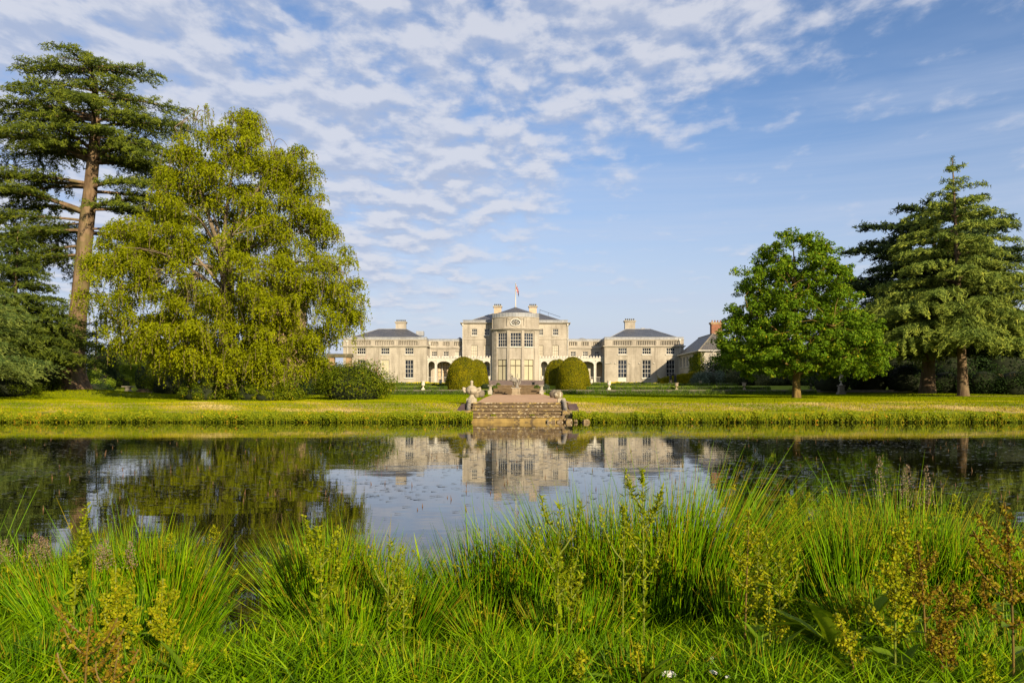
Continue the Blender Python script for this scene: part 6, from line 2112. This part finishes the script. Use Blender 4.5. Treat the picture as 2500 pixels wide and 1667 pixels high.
for px, D0, w_, yt, lab in [(90, 3.65, 300, 1500, 'low tufted rush clump in front at the left edge'), (375, 3.6, 280, 1520, 'low tufted rush clump in front between the left docks and the gap'), (812, 3.7, 260, 1500, 'low tufted rush clump in front of the dark gap on its right'),
                            (1010, 3.6, 280, 1530, 'low tufted rush clump in front of the sword leaves'), (1290, 3.7, 300, 1520, 'low tufted rush clump in front left of the tall rushes'), (1560, 3.65, 300, 1510, 'low tufted rush clump in front of the tall rushes'),
                            (1860, 3.6, 280, 1530, 'low tufted rush clump by the broad-leaved dock'), (2330, 3.65, 300, 1500, 'low tufted rush clump in front at the right'), (2480, 3.7, 260, 1470, 'low tufted rush clump in front at the right edge')]:
    rush(px, D0, w_, yt, 430, lab, random.uniform(-.06, .06), .6, .38, .04, .6)


def outer_rushes():
    """the bank's growth carries on past both ends of the rush clumps"""
    b = Blades()
    n = 3000
    x = np.concatenate([rng.uniform(-6.2, -3.0, n // 2), rng.uniform(3.1, 6.2, n // 2)])
    y = rng.normal(4.2, .28, n)
    tuft_ = .5 + .5 * np.sin(x * 5.3 + 1.5 * np.sin(y * 4))
    z = np.maximum(gz(x, y) - .02, -.05)
    d = np.stack([rng.normal(0, .2, n), rng.normal(0, .2, n), np.ones(n)], 1)
    b.add(np.stack([x, y, z], 1), d, rng.uniform(.3, .85, n) * (.55 + .45 * tuft_), rng.uniform(.006, .0105, n), np.clip(rng.normal(.42, .2, n), 0, .88), np.stack([rng.normal(0, .1, n), rng.normal(0, .1, n), np.zeros(n)], 1), 4, False, rng.random(n) < .2)
    tag(b.build('bank_rushes', M['lf_rush']), 'loose rushes continuing along the near bank to both sides', kind='stuff')
outer_rushes()


def leaf_mesh(L, w_, curl=.25, wave=.02):
    """long dock leaf along +X with a midrib fold, slight waves at the edge"""
    n = 9
    vs, fs = [], []
    for i in range(n + 1):
        u = i / n
        hw = w_ * .5 * (math.sin(PI * min(1, u * .97 + .03) ** .75)) ** .8
        zz = -curl * L * u * u + .10 * L * u
        for s in (-1, -.5, 0, .5, 1):
            vs.append((L * u, hw * s, zz + abs(s) * hw * .35 + wave * w_ * math.sin(u * 19 + s * 2) * abs(s)))
    for i in range(n):
        for k in range(4): fs.append((i * 5 + k, i * 5 + k + 1, (i + 1) * 5 + k + 1, (i + 1) * 5 + k))
    return vs, fs


LEAF_CACHE = {}
def leaf_obj(parent, p, az, pitch, L, w_, mat, val, nm='leaf'):
    key = (round(L, 2), round(w_, 2), mat.name, round(val, 1))
    me = LEAF_CACHE.get(key)
    if me is None:
        vs, fs = leaf_mesh(L, w_)
        me = bpy.data.meshes.new(nm); me.from_pydata(vs, [], fs)
        me.polygons.foreach_set('use_smooth', [True] * len(me.polygons))
        at = me.attributes.new('var', 'FLOAT', 'FACE'); at.data.foreach_set('value', np.clip(val + .1 * rng.normal(size=len(fs)), 0, 1).astype(np.float32))
        me.materials.append(mat)
        LEAF_CACHE[key] = me
    o = bpy.data.objects.new(nm, me); COL.objects.link(o); o.parent = parent; ORG[o.name] = ORG[parent.name]
    o.location = Vector(p) - ORG[parent.name]
    o.rotation_euler = (random.uniform(-.35, .35), -pitch, az)
    return o


def dock(px, D, ytop, label, seed='green', leaves=5, big=.2, branches=5, lean=0.0, stemred=False, spread=.35, basal=True, z0=None, dens=1.0, leafmat='lf_dock'):
    if D > 4: D -= .6
    x = wx(px, D); z = max(g(x, D), 0.0) if z0 is None else z0
    Hh = wz(ytop, D) - z
    t = thing('dock_plant', label, 'weed', (x, D, z), 'docks on the near bank')
    top = Vector((x + lean * Hh, D + .03, z + Hh))
    pts = bez((x, D, z - .03), (x, D, z + Hh * .35), (x + lean * Hh * .5, D, z + Hh * .7), top, 8)
    m = MB(); m.tube(pts, [.0055 - .0004 * i for i in range(9)], 6); m.build('stem', M['red_stem'] if stemred else M['green_stem'], t, True)
    sm = M['lf_seed_brown'] if seed == 'brown' else M['lf_seed_green']
    def spike(path, nw, nm='seed_spike'):
        c = Cards()
        A = np.array([list(q) for q in path])
        for w_i in range(nw):
            u = (w_i + rng.random() * .5) / nw
            p, dd = path_pts(A, np.array([u * .98]))
            k = int(rng.integers(12, 20) * dens)
            rad = .013 * (1.15 - u * .6)
            q = p + rng.normal(0, rad, (k, 3)) * [1, 1, .55]
            c.add(q, rng.normal(size=(k, 3)), rng.uniform(.008, .017, k), .010, rng.random(k), rng.normal(size=(k, 3)))
        c.build(nm, sm, t)
        mm = MB(); mm.tube([tuple(q) for q in A], [.003] * len(A), 4, False); mm.build('branch', M['red_stem'] if seed == 'brown' else M['green_stem'], t)
    spike([pts[4], pts[5], pts[6], pts[7], pts[8]], int(18 * max(.5, Hh)) + 7)
    for k in range(branches):
        u = .42 + .45 * k / max(1, branches)
        p0 = pts[0].lerp(pts[8], u) if False else pts[min(8, int(u * 8))]
        s = -1 if k % 2 else 1
        ln = Hh * spread * random.uniform(.7, 1.15) * (1.1 - u * .5)
        e = p0 + Vector((s * ln * .62, random.uniform(-.3, .3) * ln, ln * .80))
        spike(bez(p0, p0 + Vector((s * ln * .35, 0, ln * .15)), p0 + Vector((s * ln * .55, 0, ln * .5)), e, 5), int(24 * ln) + 6)
    for k in range(leaves):
        u = .10 + .5 * k / max(1, leaves)
        p0 = pts[min(8, int(u * 8))]
        leaf_obj(t, p0, random.uniform(-.6, .6) + (PI if k % 2 else 0) + random.uniform(-.5, .3), random.uniform(-.1, .6), big * random.choice((.8, 1.0)) * (1.05 - u * .7), big * .30 * (1.05 - u * .7), M[leafmat], random.choice((.3, .6)))
    if basal:
        for k in range(4):
            leaf_obj(t, (x, D, z + .02), random.choice((random.uniform(-.7, .5), PI + random.uniform(-.5, .7))), random.uniform(.45, 1.25), big * random.choice((1.1, 1.3)), big * .38, M[leafmat], random.choice((.3, .6)))
    return t


def weed(px, D, ytop, label, lean=0.0, n=60, L=.05, branches=4, z0=None, spread=.22):
    """slender leafy weed with narrow leaves up its stem"""
    if D > 4: D -= .6
    x = wx(px, D); z = max(g(x, D), 0.0) if z0 is None else z0
    Hh = wz(ytop, D) - z
    t = thing('leafy_weed', label, 'weed', (x, D, z), 'slender leafy weeds on the near bank')
    st = MB(); c = Cards()
    def run(path, k, sc):
        A = np.array([list(q) for q in path])
        st.tube([tuple(q) for q in A], [.0055 * sc * (1 - .1 * i) for i in range(len(A))], 5, False)
        u = np.sort(rng.random(k)) * .8 + .2
        p, dd = path_pts(A, np.clip(u, 0, 1))
        az = np.arange(k) * 2.4 + rng.normal(0, .4, k)
        outv = np.stack([np.cos(az), np.sin(az), .55 + rng.normal(0, .35, k)], 1)
        Lk = L * sc * rng.uniform(.6, 1.3, k) * (1.25 - .6 * u)
        T = unit(outv)
        N = np.cross(T, np.stack([-np.sin(az), np.cos(az), np.zeros(k)], 1))
        c.add(p + T * Lk[:, None] * .5, N + rng.normal(0, .25, (k, 3)), Lk, Lk * .27, np.clip(.55 + .2 * rng.normal(size=k), 0, 1), T)
        c.add(p + rng.normal(0, .008, (k, 3)), rng.normal(size=(k, 3)), .014, .010, np.clip(.9 + .1 * rng.normal(size=k), 0, 1))
    top = Vector((x + lean * Hh, D, z + Hh))
    pts = bez((x, D, z - .02), (x, D, z + Hh * .4), (x + lean * Hh * .4, D, z + Hh * .75), top, 8)
    run(pts, n, 1.0)
    for k in range(branches):
        p0 = pts[3 + k % 4]; s = -1 if k % 2 else 1
        ln = Hh * spread * random.uniform(.8, 1.3)
        run(bez(p0, p0 + Vector((s * ln * .3, .02, ln * .3)), p0 + Vector((s * ln * .45, 0, ln * .7)), p0 + Vector((s * ln * .5, 0, ln * 1.15)), 5), n // 3, .8)
    st.build('stem', M['green_stem'], t, True)
    c.build('leaves', M['lf_weed'], t)
    return t


M['green_stem'] = mottled('green_stem', (.09, .12, .01), (.14, .16, .015), 30, rough=.6)
M['red_stem'] = mottled('red_stem', (.085, .055, .010), (.13, .085, .014), 30, rough=.6)
# left
weed(178, 4.1, 1232, 'tall leaning bright weed with a nodding top at the left', .10, 110, .055, 3, spread=.12)
dock(292, 3.1, 1385, 'yellow-green dock at the left, stem curving upward', 'green', 7, .13, 7, -.06, spread=.30, dens=1.6)
dock(395, 3.15, 1415, 'smaller yellow-green dock right of the left one', 'green', 6, .12, 5, -.02, spread=.26, dens=1.5)
dock(206, 2.55, 1480, 'rusty brown seeding dock low at the left', 'brown', 3, .15, 6, .02, True, .42, dens=.6)
dock(270, 2.5, 1575, 'low rusty dock at the bottom left edge', 'brown', 2, .12, 3, .05, True, .5, dens=.5)
for px, D, az, L, lab in [(330, 3.3, .3, .20, 'single spotted yellowish dock leaf lying in the grass at the left'), (415, 3.6, .25, .19, 'single yellow dock leaf pointing right above the grass')]:
    x = wx(px, D); t = thing('dock_leaf', lab, 'leaf', (x, D, g(x, D) + .1)); leaf_obj(t, (x, D, g(x, D) + .09), az, .15, L, L * .26, M['lf_dock'], .9)
dock(455, 2.9, 1620, 'upright pair of broad dock leaves at the bottom left', 'green', 4, .16, 1, .1, basal=True)
weed(787, 4.05, 1285, 'bright branching weed at centre left', -.03, 120, .055, 8, spread=.26)
weed(945, 4.1, 1312, 'two-stemmed yellowish weed before the blue water', .03, 60, .05, 3)
weed(985, 4.15, 1322, 'yellowish weed stem beside the two-stemmed one', .0, 60, .05, 2)
weed(1360, 4.1, 1228, 'slender upright weed left of the tall rushes', .02, 90, .06, 5)
weed(1395, 3.6, 1390, 'short leafy weed before the tall rushes', .0, 60, .065, 4)
weed(1572, 4.2, 1142, 'tallest slender weed rising from the middle rushes', -.01, 120, .058, 7, spread=.2)
weed(1520, 4.2, 1172, 'slender weed just left of the tallest one', .02, 60, .05, 2)
weed(1845, 4.05, 1290, 'bushy weed right of the tall rushes', .03, 80, .06, 6)
weed(1902, 4.05, 1330, 'fine leafy weed before the dark gap at the right', .02, 90, .05, 7, spread=.3)
dock(1818, 3.3, 1240, 'red-stemmed dock beside the right end of the tall rushes', 'green', 5, .17, 5, .04, True, .2)
dock(1880, 3.2, 1420, 'broad-leaved dock low beside the red-stemmed one', 'green', 5, .21, 1, .0, basal=True)
# right
dock(2185, 2.9, 1330, 'close tall yellow-green dock at centre right', 'green', 3, .17, 6, .02, False, .28, dens=1.8)
dock(2215, 3.3, 1240, 'greenish seeding dock behind the close tall one', 'green', 5, .16, 6, .0, False, .22, dens=1.4)
dock(2260, 3.2, 1320, 'reddish dock right of the close tall one', 'brown', 4, .16, 5, -.04, True, .3)
dock(2475, 2.75, 1228, 'large brown-seeded dock spreading at the right edge', 'brown', 4, .2, 8, -.02, True, .46, dens=1.3)
dock(2330, 3.5, 1420, 'small rusty dock low at the right', 'brown', 4, .15, 5, .03, True, .42)
dock(2300, 2.8, 1500, 'close rusty dock at the bottom right', 'brown', 3, .13, 5, .02, True, .4)
dock(2090, 2.9, 1500, 'leaning rusty dock before the big dock leaves', 'green', 2, .15, 3, -.22, True, .3)
dock(2095, 3.5, 1455, 'large grey-green dock leaves in the right grass', 'green', 5, .30, 0, .05, basal=True)
dock(2050, 3.3, 1520, 'broad drooping dock leaves low in the right grass', 'green', 5, .28, 0, .05, basal=True)
dock(1555, 2.95, 1575, 'bright upright dock leaves at the bottom centre', 'green', 6, .19, 1, .05, basal=True)
dock(2420, 2.6, 1600, 'large dark dock leaves at the bottom right edge', 'green', 3, .22, 0, .0, basal=True)
dock(1412, 2.9, 1590, 'small single dock shoot left of the bright dock leaves', 'green', 3, .13, 0, .05, basal=False)


def sword_leaves(px, D, label):
    x = wx(px, D); z = max(0, g(x, D))
    t = thing('iris_clump', label, 'plant', (x, D, z))
    for k, (dx_, top, ln) in enumerate([(-40, 1350, -.05), (-18, 1300, -.12), (8, 1312, -.07), (28, 1335, .12), (2, 1375, .05), (55, 1372, .28), (-30, 1420, -.2)]):
        b = Blades()
        xb = wx(px + dx_ * .4, D); hh = wz(top, D) - z
        b.add(np.array([[xb, D + rng.normal(0, .05), z]]), np.array([[ln, rng.normal(0, .05), 1.]]), hh, .026, np.array([.78]), np.array([[ln * .3, 0, 0]]), 8, True)
        b.build('leaf', M['lf_rush'], t)
sword_leaves(1052, 4.6, 'broad sword-shaped iris leaves before the blue water')


def panicle(px, D, ytop, label, n=5, brown=True, w_=.05, hh=.22):
    if D > 4: D -= .45
    x = wx(px, D); z = max(0, g(x, D))
    t = thing('flowering_grass', label, 'grass', (x, D, z), 'flowering grasses on the near bank')
    b = Blades(); c = Cards()
    for k in range(n):
        xb = x + rng.normal(0, .03 + .02 * n); H2 = (wz(ytop, D) - z) * rng.uniform(.86, 1.0)
        tilt = rng.normal(0, .05)
        b.add(np.array([[x, D, z]]), np.array([[(xb - x) / H2 + tilt, 0, 1.]]), H2, .003, np.array([.97]), np.zeros((1, 3)), 4)
        q = 190
        u = rng.random(q); rad = w_ * (1 - u) ** .8 * np.sqrt(rng.random(q)) + .004
        a = rng.uniform(0, 2 * PI, q)
        base = np.array([x + (xb - x) + tilt * H2, D, z + H2])
        p = base + np.stack([rad * np.cos(a) - (1 - u) * hh * tilt, rad * np.sin(a), -(1 - u) * hh + rad * .5], 1)
        c.add(p, rng.normal(size=(q, 3)), .010, .005, rng.random(q), np.stack([np.cos(a), np.sin(a), np.ones(q)], 1))
    b.build('stems', M['lf_rush'], t); c.build('seed_heads', M['lf_panicle'] if brown else M['lf_seed_green'], t)
panicle(2225, 4.7, 1112, 'tall purplish flowering grass above the right rushes', 4, True, .045, .24)
panicle(1960, 4.7, 1195, 'pale feathery grass heads left of the tall purplish one', 3, False, .04, .12)
panicle(2045, 4.6, 1205, 'pale grass heads over the right rushes by the nettle', 4, False, .05, .14)
panicle(2380, 4.6, 1180, 'drooping pale grass head at the far right', 2, False, .05, .14)
panicle(40, 4.4, 1300, 'purplish grass heads at the far left corner', 6, True, .06, .14)
panicle(405, 4.5, 1270, 'pale grass heads above the left rushes', 2, False, .04, .10)
panicle(265, 4.3, 1310, 'brownish grass heads behind the left dock', 3, True, .04, .14)


def nettle(px, D, ytop, label):
    x = wx(px, D); z = max(0, g(x, D))
    t = thing('nettle_plant', label, 'weed', (x, D, z), 'nettles on the near bank')
    Hh = wz(ytop, D) - z
    m = MB(); m.tube([(x, D, z), (x + .02, D, z + Hh)], [.006, .003], 5); m.build('stem', M['green_stem'], t)
    for k in range(6):
        zz = z + Hh * (.35 + .62 * k / 6)
        for s in (0, PI):
            leaf_obj(t, (x + .02 * (zz - z) / Hh, D, zz), s + k * PI / 2 + .3, random.uniform(.0, .35), .10 - .009 * k, .055 - .005 * k, M['lf_dock'], .2)
nettle(2060, 4.3, 1330, 'nettle among the right rushes')
nettle(2035, 4.1, 1390, 'shorter nettle left of the other one')
nettle(2290, 4.7, 1190, 'tall nettle right of the purplish grass')
nettle(2440, 3.3, 1430, 'leafy nettle at the right edge below the brown dock')


def feather(px, py, D, label, rot, L=.07):
    x = wx(px, D); z = g(x, D) + .09
    n = 10
    vs, fs = [], []
    for i in range(n + 1):
        u = i / n; hw = L * .20 * math.sin(PI * min(1, .12 + u * .88)) ** .6
        for s in (-1, 0, 1): vs.append((L * (u - .5), hw * s, .25 * L * (1 - (2 * u - 1) ** 2) - abs(s) * hw * .3))
    for i in range(n):
        for k in range(2): fs.append((i * 3 + k, i * 3 + k + 1, (i + 1) * 3 + k + 1, (i + 1) * 3 + k))
    me = bpy.data.meshes.new('feather'); me.from_pydata(vs, [], fs)
    o = link_mesh('feather', me, None, M['feather']); o.location = (x, D, z); o.rotation_euler = (rot[0], rot[1], rot[2])
    tag(o, label, 'feather', 'white feathers in the grass')
feather(1634, 1588, 2.98, 'fluffy white feather in the grass right of the bright dock leaves', (1.1, .2, .3), .06)
feather(1733, 1552, 3.15, 'upright white feather in the right centre grass', (1.2, -.9, .4), .05)
feather(1742, 1588, 2.98, 'small feather just below the upright one', (.9, .2, -.4), .035)
feather(1778, 1602, 2.9, 'tiny white feather at the right of the feathers', (.6, .3, .6), .03)
feather(294, 1602, 2.9, 'grey-white feather under the left dock', (1.2, .5, .2), .05)

# scattered small flowers
def flowers():
    c = Cards()
    for px, py, D in [(1802, 1507, 3.6), (1940, 1513, 3.6), (2052, 1520, 3.3)]:
        x = wx(px, D); k = 10
        P_ = np.array([x, D, wz(py, D)]) + rng.normal(0, .006, (k, 3))
        c.add(P_, rng.normal(size=(k, 3)) + [0, -1, .5], .016, .014, .97)
    tag(c.build('buttercups', M['lf_bed']), 'few yellow buttercups in the right centre grass', kind='stuff')
flowers()

for o in scene.objects:
    if o.parent is not None and o.type == 'MESH' and o.name.split('.')[0] in ('flower_tufts', 'seed_spike', 'branches', 'railing', 'garland', 'stems', 'leaves', 'seed_heads', 'tracery', 'blossom', 'hanging_twigs', 'foliage', 'ridge_tile', 'hair', 'roof_rail', 'downpipe', 'wall_bracket'):
        if o.name.split('.')[0] in ('flower_tufts', 'seed_spike', 'branches', 'stems', 'leaves', 'seed_heads', 'blossom', 'hanging_twigs'): o['kind'] = 'stuff'
